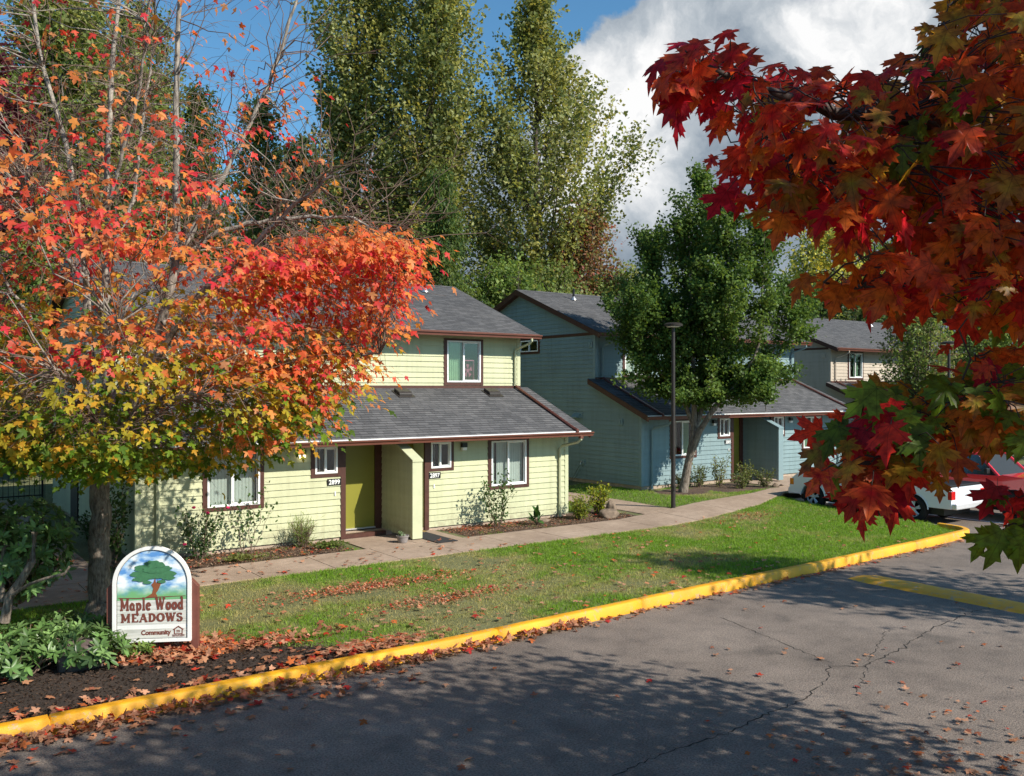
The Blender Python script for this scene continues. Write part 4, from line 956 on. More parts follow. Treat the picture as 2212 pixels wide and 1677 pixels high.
# ------------------------------------------------------------------ vehicles (built facing +Y, origin at the centre on the ground)
def car_paint(name, c):
    m, t, b = newmat(name); setc(b, c); b.inputs['Roughness'].default_value = .3; b.inputs['Coat Weight'].default_value = 1; b.inputs['Coat Roughness'].default_value = .04
    return m
M_WPAINT = car_paint('white_car_paint', (.72, .76, .80)); M_RPAINT = car_paint('red_car_paint', (.78, .012, .015)); M_SILVERP = car_paint('silver_car_paint', (.45, .46, .48))
M_CGLASS = plain('car_glass', (.02, .025, .028), .06, .05, spec=1); M_AMBER = plain('amber_lens', (.75, .22, .01), .25, .1); M_RED = plain('red_lens', (.5, .01, .01), .25, .1); M_DARKW = plain('dark_alloy', (.03, .03, .03), .35, .2)
def pickup(name, label, loc, rz, paint, rimm, L_=5.0, hw=.88, wb=3.2, bed=True, hood=1.05, roof=1.72, wr=.37, jeep=False):
    T = thing(name, label, 'pickup truck', loc, 'parked pickup trucks', rz)
    WL[T.name] = Vector((0, 0, 0))       # parts are modelled in local space
    yf = wb/2; yr = -wb/2; f = yf+.85; r = yr-1.1 if bed else yr-.7
    def archpts(yc, R, n=11): return [(yc+R*math.cos(a), wr+R*math.sin(a)) for a in np.linspace(math.pi, 0, n)]
    sill = .38; R = wr+.07
    low = [(r, .5), (r, .46)] + [(yr-R, .46)] + archpts(yr, R)[1:-1] + [(yr+R, sill)] + [(yf-R, sill)] + archpts(yf, R)[1:-1] + [(yf+R, .42), (f, .42), (f+.03, .62), (f-.02, .88), (f-.25, hood-.02), (yf-.35, hood+.05), (yf-.42, hood+.02), (r+.02, hood-.03), (r, hood-.06)]
    b = MB(); k = len(low)
    # body side with slight tumblehome
    inner = [(y, z, hw) for y, z in low]
    b.v = [(-h, y, z) for y, z, h in inner]+[(h, y, z) for y, z, h in inner]; b.u = [(0, 0)]*(2*k)
    b.f = [tuple(range(k)), tuple(range(k, 2*k))[::-1]]+[(i, k+i, k+(i+1) % k, (i+1) % k) for i in range(k)]
    b.build('body', paint, T, bevel=.03)
    # cab greenhouse
    yc1 = yf-.45; yc0 = yc1-(2.0 if bed else 2.6); ze = hood-.01
    tb = [(yc0, ze), (yc1, ze)]; tt = [(yc0+.12, roof), (yc1-.62, roof)]
    def ring4(y0, y1, z, w): return [(-w, y0, z), (w, y0, z), (w, y1, z), (-w, y1, z)]
    q = MB(); lo = ring4(tb[0][0], tb[1][0], ze, hw-.05); hi = ring4(tt[0][0], tt[1][0], roof-.06, hw-.17)
    q.v = lo+hi; q.u = [(0, 0)]*8; q.f = [(0, 3, 2, 1), (4, 5, 6, 7), (0, 1, 5, 4), (1, 2, 6, 5), (2, 3, 7, 6), (3, 0, 4, 7)]
    q.build('cab_glass', M_CGLASS, T)
    q = MB(); q.v = ring4(tt[0][0]-.02, tt[1][0]+.03, roof-.07, hw-.15)+ring4(tt[0][0]+.02, tt[1][0]-.05, roof, hw-.2); q.u = [(0, 0)]*8; q.f = [(0, 3, 2, 1), (4, 5, 6, 7), (0, 1, 5, 4), (1, 2, 6, 5), (2, 3, 7, 6), (3, 0, 4, 7)]
    q.build('roof', paint, T, bevel=.02)
    for s in (-1, 1):
        for ya, yb_, wd in ((tb[1][0], tt[1][0], .05), (tb[0][0], tt[0][0], .07), ((tb[0][0]+tb[1][0])/2-.05, (tt[0][0]+tt[1][0])/2-.0, .04)):
            q = MB(); q.tube([(s*(hw-.045), ya, ze), (s*(hw-.165), yb_, roof-.05)], wd*.8, 6); q.build('pillar', paint, T)
    # wheels
    for s in (-1, 1):
        for yw in (yf, yr):
            c = (s*(hw-.115), yw, wr); tw = .115
            w_ = MB(); w_.lathe([(wr*.62, -tw), (wr*.9, -tw), (wr, -tw*.7), (wr, tw*.7), (wr*.9, tw), (wr*.62, tw)], c, 32, 'x', False); wh = w_.build('tyre', M_RUBBER, None, smooth=True)
            wh.name = 'wheel'; wh.parent = T
            ri = MB(); sx_ = s*.095
            ri.lathe([(wr*.63, sx_), (wr*.60, sx_*1.08), (wr*.55, sx_*.5)], c, 32, 'x', False); ri.lathe([(0, sx_), (.06, sx_*.98), (.07, sx_*.6)], c, 16, 'x', False)
            for i in range(5):
                a = 2*math.pi*i/5+.3
                for da in (-.16, .16):
                    ri.tube([(c[0]+sx_*.85, c[1]+.05*math.cos(a), c[2]+.05*math.sin(a)), (c[0]+sx_*.9, c[1]+wr*.58*math.cos(a+da), c[2]+wr*.58*math.sin(a+da))], .026, 6)
            WL[wh.name] = Vector((0, 0, 0)); ri.build('rim', rimm, wh)
            dk = MB(); dk.lathe([(0, s*.02), (wr*.6, s*.02)], c, 24, 'x'); dk.build('brake_disc', M_DARKW, wh)
    # bumpers, lights, doors, mirror, bed rim
    q = MB(); q.box(-hw+.02, f-.06, .40, hw-.02, f+.10, .60); q.build('front_bumper', paint if not jeep else M_BLACK, T, bevel=.04)
    q = MB(); q.box(-hw+.02, r-.14, .46, hw-.02, r+.02, .62); q.build('rear_bumper', M_CHROME, T, bevel=.03)
    q = MB(); q.box(-.45, f-.02, .64, .45, f+.045, .86); q.build('grille', M_BLACK, T, bevel=.02)
    for s in (-1, 1):
        q = MB(); q.box(min(s*.5, s*(hw-.08)), f-.05, .66, max(s*.5, s*(hw-.08)), f+.035, .86); q.build('headlight', M_WHITE, T, bevel=.02)
        q = MB(); q.box(min(s*(hw-.06), s*(hw+.008)), f-.15, .70, max(s*(hw-.06), s*(hw+.008)), f-.0, .90); q.build('marker_light', M_AMBER, T, bevel=.015)
        q = MB(); q.box(min(s*(hw-.2), s*(hw+.004)), r-.012, .72, max(s*(hw-.2), s*(hw+.004)), r+.1, .95); q.build('tail_light', M_RED, T, bevel=.01)
        q = MB(); x_ = s*(hw+.003)
        for yy in (yc1-.02, yc1-1.1): q.box(min(x_, x_-s*.01), yy-.006, .46, max(x_, x_-s*.01), yy+.006, hood-.04)
        q.build('door_gap', M_BLACK, T)
        q = MB(); q.box(min(x_-s*.005, x_+s*.03), yc1-1.0, .86, max(x_-s*.005, x_+s*.03), yc1-.85, .89); q.build('door_handle', M_BLACK, T)
        q = MB(); q.box(min(s*(hw+.01), s*(hw+.2)), yc1-.32, hood+.06, max(s*(hw+.01), s*(hw+.2)), yc1-.22, hood+.22); q.box(min(s*(hw-.08), s*(hw+.03)), yc1-.3, hood+.05, max(s*(hw-.08), s*(hw+.03)), yc1-.24, hood+.09); q.build('mirror', M_BLACK, T, bevel=.02)
    if bed:
        q = MB(); q.box(-hw+.06, r+.06, hood-.1, hw-.06, yc0-.03, hood+.03); q.build('bed_cover', M_BLACK, T, bevel=.015)
    for s in (-1, 1):
        for yw in (yf, yr):
            q = MB(); q.tube([(s*(hw+.002), yw+(wr+.075)*math.cos(a), wr+(wr+.075)*math.sin(a)) for a in np.linspace(math.pi*.98, math.pi*.02, 15)], .018, 6); q.build('wheel_arch', M_BLACK if jeep else paint, T)
        q = MB(); x_ = s*(hw+.002); q.box(min(x_, x_-s*.02), yr+wr+.12, .60, max(x_, x_+s*.014), yf-wr-.12, .66); q.build('side_moulding', M_BLACK, T)
        if bed: q = MB(); q.box(min(x_-s*.01, x_), yc0-.012, .46, max(x_-s*.01, x_), yc0, hood-.03); q.build('bed_gap', M_BLACK, T)
    q = MB(); q.box(-hw+.22, r-.004, .66, hw-.22, r+.001, hood-.12); q.build('tailgate', paint, T); q = MB(); q.box(-.16, r-.012, .66, .16, r-.004, .78); q.build('licence_plate', M_WHITE, T)
    q = MB(); q.box(-.7, r+.3, .25, .7, f-.3, .5); q.build('underbody', M_BLACK, T)
    return T
pickup('pickup_truck', 'white pickup truck parked beyond the end of the lawn facing the houses', (24.58, 15.38, .02), 0, M_WPAINT, M_CHROME, wb=3.3, hood=1.08)
pickup('pickup_truck', 'bright red pickup truck with black wheels parked beside the white pickup', (26.95, 13.6, .02), math.pi, M_RPAINT, M_DARKW, wb=3.1, hood=1.25, roof=1.88, wr=.41, hw=.93, jeep=True)
#@VEG@
# ------------------------------------------------------------------ foliage tools
def nrm(v): return v/np.maximum(np.linalg.norm(v, axis=-1, keepdims=True), 1e-9)
QUAD = (np.array([(0, 0, 0), (.36, .5, .07), (0, 1, 0), (-.36, .5, .07)], dtype=np.float32), np.array([(0, 1, 2, 3)]))
_ol = [(0, 0), (.12, -.08), (.34, -.12), (.30, -.01), (.47, .06), (.33, .14), (.24, .2), (.40, .30), (.62, .40), (.52, .46), (.66, .60), (.45, .58), (.40, .68), (.28, .60), (.16, .52), (.17, .70), (.28, .82), (.14, .84), (.10, .95), (0, 1.15)]
def fan(outline, c=(0, .35), droop=.22, fold=.08, scale=1.0):
    full = outline+[(-x, y) for x, y in outline[::-1][1:-1]]
    pts = [c]+full; V = []
    for x, y in pts:
        x_, y_ = x/scale, y/scale; r = math.hypot(x_, y_-.2); V.append((x_, y_-.0, fold*abs(x_)-droop*r*r))
    n = len(full); return np.array(V, dtype=np.float32), np.array([(0, 1+i, 1+(i+1) % n) for i in range(n)])
MAPLE_HI = fan(_ol)
_lo = [(0, 0), (.32, -.08), (.24, .14), (.62, .42), (.40, .60), (.16, .54), (.22, .80), (0, 1.15)]
MAPLE_LO = fan(_lo, droop=.25)
_el = [(0, 0), (.13, .25), (.17, .5), (.12, .8), (0, 1)]
ELL = fan(_el, c=(0, .5), droop=.12, fold=.25)
_ov = [(0, 0), (.26, .2), (.32, .45), (.2, .78), (0, 1)]
OVAL = fan(_ov, c=(0, .5), droop=.1, fold=.2)
BLADE = (np.array([(-.5, 0, 0), (.5, 0, 0), (.12, 1, .0), (-.12, 1, .0)], dtype=np.float32), np.array([(0, 1, 2, 3)]))
def leaves(name, P, T, Nn, Sz, C, tmpl, mat, parent=None, aspect=None, edge=None, curl=None, luv=False):
    """P positions, T tip directions, Nn normals, Sz sizes, C colours"""
    P = np.asarray(P, dtype=np.float32); T = nrm(np.asarray(T, dtype=np.float32)); X = nrm(np.cross(T, Nn)); Z = np.cross(X, T)
    tv, tf = tmpl; n, k = len(P), len(tv); S_ = np.asarray(Sz, dtype=np.float32).reshape(-1, 1, 1)
    ax = 1. if aspect is None else np.asarray(aspect).reshape(-1, 1, 1)
    V = P[:, None, :]+S_*(tv[None, :, 0:1]*X[:, None, :]*ax+tv[None, :, 1:2]*T[:, None, :]+tv[None, :, 2:3]*(1. if curl is None else rng.uniform(curl[0], curl[1], (n, 1, 1)))*Z[:, None, :])
    Fc = (tf[None]+(np.arange(n)*k)[:, None, None]).reshape(-1, tf.shape[1])
    cc = np.repeat(np.asarray(C, dtype=np.float32)[:, None, :], k, axis=1)
    if edge is not None: w = np.clip(np.linalg.norm(tv[:, :2]-tv[0, :2], axis=1)/.7, 0, 1)[None, :, None]; cc = cc*(1-w*.6)+np.asarray(edge, dtype=np.float32)[:, None, :]*w*.6
    o = arrmesh(name, V.reshape(-1, 3), 4, mat, parent, cols=cc.reshape(-1, 3), faces=Fc)
    if luv:
        a = o.data.color_attributes.new('Luv', 'FLOAT_COLOR', 'POINT'); c = np.ones((n*k, 4), dtype=np.float32); c[:, 0] = np.tile(tv[:, 0], n); c[:, 1] = np.tile(tv[:, 1], n); c[:, 2] = np.repeat(rng.uniform(0, 9, n), k); a.data.foreach_set('color', c.ravel())
    return o
class Tubes:
    def __init__(s): s.V = []; s.F = []; s.n = 0
    def add(s, pts, r0, r1, sides=6, pw=1.0):
        pts = np.asarray(pts, dtype=np.float64); m = len(pts)
        d = nrm(np.gradient(pts, axis=0)); ref = np.array((.31, .17, .93)); a = np.cross(d, ref); bad = np.linalg.norm(a, axis=1) < .1
        a[bad] = np.cross(d[bad], np.array((1., 0, 0))); a = nrm(a); b = np.cross(d, a)
        r = r0+(r1-r0)*(np.linspace(0, 1, m)**pw); t = np.linspace(0, 2*np.pi, sides, endpoint=False)
        V = pts[:, None]+r[:, None, None]*(a[:, None]*np.cos(t)[None, :, None]+b[:, None]*np.sin(t)[None, :, None])
        i = np.arange(m-1)[:, None]*sides; j = np.arange(sides)[None]; k = (j+1) % sides
        s.F.append(np.stack([i+j, i+k, i+sides+k, i+sides+j], -1).reshape(-1, 4)+s.n); s.V.append(V.reshape(-1, 3)); s.n += m*sides
    def build(s, name, mat, parent): return arrmesh(name, np.concatenate(s.V), 4, mat, parent, smooth=True, faces=np.concatenate(s.F))
def curve(a, b, sag=0., n=6, jit=.0, g=None):
    a = np.asarray(a, float); b = np.asarray(b, float); t = np.linspace(0, 1, n)[:, None]; L_ = np.linalg.norm(b-a)
    p = a+(b-a)*t; p[:, 2] += sag*L_*4*(t*(1-t))[:, 0]
    if jit: p[1:-1] += (g or rng).normal(0, jit*L_, (n-2, 3))
    return p
def pick(cols, n, g, w=None): c = np.array(cols); return c[g.choice(len(c), n, p=w)]*g.uniform(.75, 1.3, (n, 1))
def tree(name, label, x, y, z, H, prof, nb=120, lpb=150, ls=.18, ang=.9, sig=.35, cols=((.07, .10, .025),), zc=.18, tr=.2, mat=None, bark=None, leaders=1, seed=1, group=None, lean=(0, 0), tmpl=QUAD, conifer=False, inner=.25, spread=.6, surf=.6):
    g = np.random.default_rng(seed); T = thing(name, label, name.replace('_', ' ') if len(name) < 22 else 'tree', (x, y, z), group)
    tb = Tubes(); base = np.array((x, y, z), float); hz0 = H*zc
    ax = lambda h: base+np.array((lean[0]*(h/H)**1.2, lean[1]*(h/H)**1.2, h))
    lds = []
    if leaders == 1:
        tb.add([ax(h) for h in np.linspace(-.1, H*.97, 14)], tr, .02, 8, .8); lds = [lambda h: ax(h)]
    else:
        tb.add([ax(h) for h in np.linspace(-.1, hz0*1.05, 5)], tr, tr*.75, 9)
        for i in range(leaders):
            a = 2*math.pi*i/leaders+g.uniform(-.4, .4); R = prof(.35)*g.uniform(.35, .6); top = g.uniform(.78, 1.0)
            def f(h, a=a, R=R): q = np.clip((h-hz0)/(H-hz0), 0, 1)**.6; p = ax(h); return p+np.array((math.cos(a)*R*q, math.sin(a)*R*q, 0))
            tb.add([f(h) for h in np.linspace(hz0*.98, H*top*.95, 12)], tr*.55, .015, 6, .8); lds.append(f)
    P = []; D = []; BI = []
    cols = [tuple(v*1.35 for v in c) for c in cols]; lob = [(g.uniform(0, 6.28), g.uniform(0, 1), g.uniform(-.42, .38)) for _ in range(12)]
    for i in range(nb):
        t = ((i+g.uniform(0, 1))/nb); te = t**.85; a = g.uniform(0, 2*math.pi)
        R = prof(te)*max(.35, 1+sum(w*math.exp(-((te-tt)/.09)**2)*max(0, math.cos(a-aa)) for aa, tt, w in lob)); rr_ = R*(g.uniform(0, 1)**.5*(1-surf)+surf*g.uniform(.75, 1.05))
        ze = hz0+(H-hz0)*te; c = ax(ze); e = c+np.array((math.cos(a)*rr_, math.sin(a)*rr_, 0))
        if len(lds) > 1: f = lds[int(g.integers(len(lds)))]
        else: f = lds[0]
        zs_ = max(hz0*.9, ze-rr_*math.tan(ang)) if not conifer else ze+rr_*.25
        s0 = f(min(zs_, H*.97)); pts = curve(s0, e, -.06 if not conifer else .05, 6, .03, g)
        tb.add(pts, max(.012, tr*.22*(1-te*.6)), .006, 4)
        n = int(lpb*(.35+.65*min(1, rr_/max(.3, prof(.35))))); q = g.uniform(inner, 1.06, n)**.8
        idx = np.clip(q*5, 0, 4.999); i0 = idx.astype(int); fr = (idx-i0)[:, None]; p = pts[i0]*(1-fr)+pts[np.minimum(i0+1, 5)]*fr
        # sprays: offset in small sub-twigs
        ns = 9; off = g.normal(0, 1, (ns, 3))*sig*(1.3); off[:, 2] *= spread; k = g.integers(0, ns, n)
        p = p+off[k]*(.35+.65*q[:, None])*.95+g.normal(0, sig*.24, (n, 3))
        if conifer: p[:, 2] -= np.abs(g.normal(0, sig*.8, n))
        P.append(p); D.append(np.repeat((e-s0)[None], n, 0)); BI.append(np.full(n, i))
    P = np.concatenate(P); D = nrm(np.concatenate(D)); BI = np.concatenate(BI); n = len(P)
    Td = nrm(D*.5+g.normal(0, .7, (n, 3))+np.array((0, 0, -.35 if not conifer else -1.1))); Nn = nrm(g.normal(0, .6, (n, 3))+np.array((0, 0, .7))+D*.2)
    bc = pick(cols, nb, g); C = bc[BI]*.55+pick(cols, n, g)*.45
    tb.build('trunk', bark or M_BARKD, T)
    leaves('crown', P, Td, Nn, g.uniform(.7, 1.3, n)*ls, C, tmpl, mat or M_LEAF, T, aspect=None if not conifer else np.full(n, .45))
    return T
def PR(*pts): xs_ = [p[0] for p in pts]; ys_ = [p[1] for p in pts]; return lambda t: float(np.interp(t, xs_, ys_))
OLIVE = [(.13, .155, .045), (.19, .21, .07), (.09, .12, .035), (.26, .27, .12)]
POP = [(.15, .17, .05), (.20, .22, .07), (.27, .28, .13), (.10, .125, .04), (.30, .27, .07), (.075, .10, .035)]
DARKG = [(.03, .05, .02), (.05, .08, .028), (.075, .10, .035)]
CEDAR = [(.05, .09, .028), (.085, .13, .03), (.035, .065, .022), (.14, .17, .04)]
MIDG = [(.085, .14, .03), (.125, .19, .045), (.065, .10, .03), (.18, .23, .06)]
YELG = [(.36, .34, .07), (.25, .29, .08), (.46, .40, .08), (.17, .22, .07)]
BG = 'trees beyond the houses'
def bt(name, label, px, d, H, prof, **k):
    p = gat(px, .1, d); return tree(name, label, p[0], p[1], .1, H, prof, group=BG, **k)
bt('poplar_tree', 'olive green poplar with a pointed top rising behind the gap between green and blue house', 1158, 48, 25.2, PR((0, 2.6), (.2, 3.6), (.4, 4.6), (.56, 5.3), (.7, 4.2), (.85, 2.0), (1, .15)), nb=200, lpb=400, ls=.21, ang=1.0, sig=.42, cols=POP, seed=11, tr=.4)
bt('poplar_tree', 'second tall poplar left of the pointed one, its top above the picture', 930, 46, 29, PR((0, 2.2), (.3, 3.0), (.6, 2.9), (.8, 2.0), (1, .3)), nb=180, lpb=360, ls=.21, ang=1.1, sig=.38, cols=POP, seed=12, tr=.35)
bt('poplar_tree', 'broad tall poplar behind the roof ridge right of the orange maple', 770, 47, 30, PR((0, 2.6), (.3, 3.4), (.6, 3.3), (.8, 2.4), (1, .4)), nb=180, lpb=370, ls=.21, ang=1.1, sig=.4, cols=POP, seed=13, tr=.38)
bt('poplar_tree', 'slimmer poplar seen through the bare top twigs of the orange maple', 560, 50, 20, PR((0, 2.4), (.4, 2.8), (.8, 1.6), (1, .2)), nb=180, lpb=200, ls=.21, ang=1.1, sig=.4, cols=OLIVE, seed=14, tr=.3)
bt('cedar_tree', 'dark green drooping cedar rising above the green house roof near its right end', 950, 38, 13.2, PR((0, 2.6), (.4, 1.9), (.8, .8), (1, .1)), nb=170, lpb=170, ls=.2, sig=.28, cols=CEDAR, conifer=True, seed=15, tr=.22, zc=.08)
bt('cedar_tree', 'light green pointed cedar behind the upper branches of the orange maple', 430, 40, 17.5, PR((0, 2.8), (.4, 2.2), (.8, 1.0), (1, .1)), nb=190, lpb=170, ls=.22, sig=.3, cols=[(.06, .09, .02), (.10, .13, .025), (.04, .06, .018)], conifer=True, seed=16, tr=.25, zc=.08)
bt('broadleaf_tree', 'dark dense tree behind the green roof between cedar and poplars', 650, 42, 15.5, PR((0, 2.8), (.5, 3.0), (.8, 2.0), (1, .3)), nb=150, lpb=160, ls=.2, cols=DARKG, seed=17, leaders=3, tr=.3)
bt('broadleaf_tree', 'large green tree filling the upper left corner behind the maple', 130, 38, 21, PR((0, 3.8), (.4, 4.9), (.75, 4.3), (1, 1.4)), nb=300, lpb=260, ls=.22, cols=MIDG+OLIVE+OLIVE+POP, seed=18, leaders=4, tr=.35)
bt('broadleaf_tree', 'pale olive tree left behind the maple, right of the large corner tree', 290, 44, 23, PR((0, 2.8), (.5, 3.4), (.8, 2.4), (1, .4)), nb=190, lpb=220, ls=.21, cols=OLIVE, seed=19, leaders=3, tr=.3)
bt('broadleaf_tree', 'green tree at the far left edge behind the rhododendron', -60, 33, 17, PR((0, 3.2), (.5, 3.8), (.8, 2.6), (1, .5)), nb=160, lpb=170, ls=.2, cols=MIDG, seed=20, leaders=3, tr=.3)
bt('purple_plum_tree', 'dark purple leaved tree at the upper left edge', -25, 28, 14.8, PR((0, .6), (.6, 1.0), (.85, 1.3), (1, .4)), nb=60, lpb=150, ls=.17, cols=[(.06, .012, .02), (.09, .02, .03)], seed=21, zc=.6, tr=.14)
bt('broadleaf_tree', 'low bright green tree behind the left end of the green roof', 90, 35, 10.5, PR((0, 3.4), (.5, 3.8), (.8, 2.8), (1, .8)), nb=170, lpb=170, ls=.19, cols=MIDG, seed=22, leaders=4, tr=.25)
bt('broadleaf_tree', 'low dark green tree behind the middle of the green roof', 500, 40, 9.5, PR((0, 3.4), (.5, 3.6), (.8, 2.6), (1, .8)), nb=130, lpb=150, ls=.2, cols=DARKG+MIDG, seed=23, leaders=4, tr=.25)
bt('sweetgum_tree', 'small tree turning red at its tips behind the blue house ridge', 1262, 47, 13.3, PR((0, 2.6), (.4, 2.7), (.75, 1.9), (1, .5)), nb=190, lpb=150, ls=.17, cols=[(.20, .15, .07), (.30, .05, .05), (.13, .13, .045), (.24, .10, .07), (.14, .13, .05)], seed=24, leaders=3, tr=.2, ang=1.1)
bt('broadleaf_tree', 'green tree under the pointed poplar just right of the green roof', 1090, 41, 9.6, PR((0, 3.0), (.5, 3.4), (.8, 2.4), (1, .7)), nb=190, lpb=170, ls=.17, cols=MIDG, seed=25, leaders=4, tr=.22)
bt('broadleaf_tree', 'leafy tree directly behind the blue house gable peak', 1185, 43, 9.8, PR((0, 3.0), (.5, 3.2), (.8, 2.2), (1, .7)), nb=150, lpb=160, ls=.17, cols=MIDG+OLIVE, seed=26, leaders=4, tr=.22)
bt('broadleaf_tree', 'tree behind the blue house ridge at the left side of the pear tree', 1350, 46, 10, PR((0, 2.6), (.5, 2.8), (.8, 2.0), (1, .6)), nb=130, lpb=150, ls=.18, cols=MIDG+OLIVE, seed=27, leaders=4, tr=.22)
bt('yellowing_tree', 'yellow green autumn tree above the tan house roof', 1790, 66, 16.4, PR((0, 4.2), (.4, 4.6), (.75, 3.4), (1, 1.0)), nb=230, lpb=150, ls=.26, cols=YELG, seed=28, leaders=5, tr=.3, ang=1.1)
bt('yellowing_tree', 'pale green rounded tree right of the yellowest one above the tan roof', 1925, 68, 15.2, PR((0, 4.4), (.4, 4.8), (.75, 3.6), (1, 1.2)), nb=210, lpb=140, ls=.26, cols=YELG[1:2]+MIDG, seed=29, leaders=5, tr=.3)
bt('broadleaf_tree', 'dark green tree directly behind the tan house ridge', 1790, 57, 10.4, PR((0, 4.2), (.5, 4.4), (.8, 3.2), (1, 1.0)), nb=170, lpb=150, ls=.22, cols=DARKG, seed=30, leaders=5, tr=.3)
bt('broadleaf_tree', 'dark green tree behind the right end of the tan house roof', 1930, 58, 10.0, PR((0, 4.0), (.5, 4.2), (.8, 3.0), (1, 1.0)), nb=150, lpb=150, ls=.22, cols=DARKG+MIDG, seed=31, leaders=5, tr=.3)
bt('broadleaf_tree', 'bluish green tall tree far right seen through red maple leaves', 2080, 72, 18, PR((0, 4.5), (.5, 5.0), (.8, 3.6), (1, 1.0)), nb=170, lpb=140, ls=.28, cols=[(.07, .11, .06), (.10, .14, .07)], seed=32, leaders=5, tr=.3)
bt('young_pear_tree', 'upright green tree standing in front of the right part of the tan house', 1985, 37, 8.4, PR((0, 1.1), (.4, 1.7), (.75, 1.2), (1, .15)), nb=190, lpb=150, ls=.12, cols=MIDG+[(.16, .13, .08)], seed=33, leaders=4, tr=.11, ang=1.2, sig=.22)
bt('young_pear_tree', 'second upright green tree right of the far lamp post', 2135, 39, 8.2, PR((0, 1.8), (.4, 2.3), (.75, 1.6), (1, .3)), nb=200, lpb=150, ls=.13, cols=YELG[3:]+MIDG, seed=34, leaders=4, tr=.11, ang=1.2, sig=.25)
bt('young_pear_tree', 'upright green tree cut by the right edge beyond the red truck', 2290, 42, 9.5, PR((0, 1.8), (.4, 2.6), (.75, 1.8), (1, .3)), nb=170, lpb=140, ls=.14, cols=MIDG, seed=35, leaders=4, tr=.11, ang=1.2, sig=.25)

for i, (x, y, h) in enumerate(((-9, 21, 13), (-8, 29, 15), (-14, 14, 14), (-11, 38, 17))):  # unseen trees, added to cut the sky fill on the shaded house sides
    tree('broadleaf_tree', ('green tree', 'taller green tree', 'wide green tree', 'distant green tree')[i]+' added to block sky light beyond the left edge'+(' beside the path', ' behind the fence end', ' near the kerb', ' past the fence')[i], x, y, .1, h, PR((0, 3.0), (.4, 4.0), (.75, 3.0), (1, .8)), nb=110, lpb=150, ls=.26, cols=MIDG, seed=100+i, leaders=4, tr=.25, group='unseen trees added to block sky light')

for x, y, h, lab in ((-1.6, 23.5, 8.5, 'dense low evergreen added to block sky light beyond the left edge beside the side path'), (-1.3, 29.5, 9.5, 'dense evergreen added to block sky light beyond the left edge near the fence')):  # two unseen evergreens added close by to darken the left gable wall
    tree('evergreen_tree', lab, x, y, .1, h, PR((0, 1.9), (.3, 2.2), (.75, 1.3), (1, .3)), nb=120, lpb=220, ls=.2, cols=DARKG, seed=int(120+y), leaders=1, tr=.15, zc=.04, group='unseen trees added to block sky light')

# the pear tree by the blue house
def pear():
    g = np.random.default_rng(5); x, y, z = 21.3, 20.2, .38
    T = thing('pear_tree', 'dark green many topped pear tree leaning beside the blue house wall', 'tree', (x, y, z)); tb = Tubes()
    D_ = 28.6
    # leaders traced as places: (px, py) at depths around the trunk
    leads = [([(1475, 1066), (1487, 1000), (1500, 930), (1498, 800), (1490, 560), (1483, 430)], 0, .17), ([(1500, 935), (1520, 860), (1522, 700), (1521, 480), (1520, 365)], .5, .13), ([(1487, 1000), (1512, 930), (1545, 880), (1585, 840), (1640, 760), (1650, 560), (1647, 480)], -.4, .12),
        ([(1500, 925), (1470, 850), (1445, 780), (1415, 640), (1410, 500)], .3, .09), ([(1518, 870), (1560, 760), (1575, 560), (1572, 450)], -.9, .10), ([(1470, 850), (1400, 780), (1360, 700), (1350, 640)], -.3, .05), ([(1585, 840), (1660, 800), (1715, 720), (1722, 620)], .2, .07), ([(1500, 930), (1500, 800), (1480, 650), (1462, 470)], 1.3, .08), ([(1600, 820), (1640, 790), (1650, 850), (1655, 890)], -.8, .03)]
    W = []
    for pts, dd, r in leads:
        q = [at(px, py, D_+dd*min(1, i/2)*1.2) for i, (px, py) in enumerate(pts)]
        q = np.array(q); m = np.linspace(0, len(q)-1, 20); i0 = np.minimum(m.astype(int), len(q)-2); fr = (m-i0)[:, None]; q = q[i0]*(1-fr)+q[i0+1]*fr
        tb.add(q, r, .012, 8, .8); W.append((q, r))
    P = []; D = []; BI = []; nbr = 0
    for li, (q, r) in enumerate(W):
        L_ = q[-1][2]-q[0][2]; nb = 62 if li < 5 else 30
        if li == 8: nb = 14
        for b in range(nb):
            t = g.uniform(.28 if li in (0,) else .22, .99); i = min(int(t*19), 18); s0 = q[i]; zr = (s0[2]-2.6)/9.
            if s0[2] < 3.45: continue
            R = float(np.interp(zr, [0, .12, .35, .55, .75, .9, 1.], [.8, 1.35, 1.25, .85, .5, .28, .1]))*g.uniform(.4, 1.15)
            if li == 8: R = .25
            a = g.uniform(0, 2*math.pi); up = (g.uniform(.6, 1.9) if zr > .5 else g.uniform(.3, 1.1)) if zr > .24 else g.uniform(-.35, .5)
            e = s0+np.array((math.cos(a)*R, math.sin(a)*R, R*up)); pts = curve(s0, e, -.05, 6, .03, g); tb.add(pts, .018, .004, 4)
            n = int(240*(R+.25)); u = g.uniform(.1, 1.05, n); idx = np.clip(u*5, 0, 4.999); j = idx.astype(int); fr = (idx-j)[:, None]
            p = pts[j]*(1-fr)+pts[np.minimum(j+1, 5)]*fr+g.normal(0, .12, (n, 3)); P.append(p); D.append(np.repeat((e-s0)[None], n, 0)); BI.append(np.full(n, nbr)); nbr += 1
    P = np.concatenate(P); D = nrm(np.concatenate(D)); BI = np.concatenate(BI); n = len(P)
    cols = [(.07, .125, .028), (.10, .175, .038), (.155, .23, .05), (.055, .10, .024)]
    C = pick(cols, nbr, g)[BI]*.5+pick(cols, n, g)*.5
    tb.build('trunk', M_BARK, T)
    leaves('crown', P, nrm(D*.4+g.normal(0, .7, (n, 3))+(0, 0, -.3)), nrm(g.normal(0, .6, (n, 3))+(0, 0, .6)), g.uniform(.07, .125, n), C, QUAD, M_LEAF, T, aspect=np.full(n, 1.35))
pear()

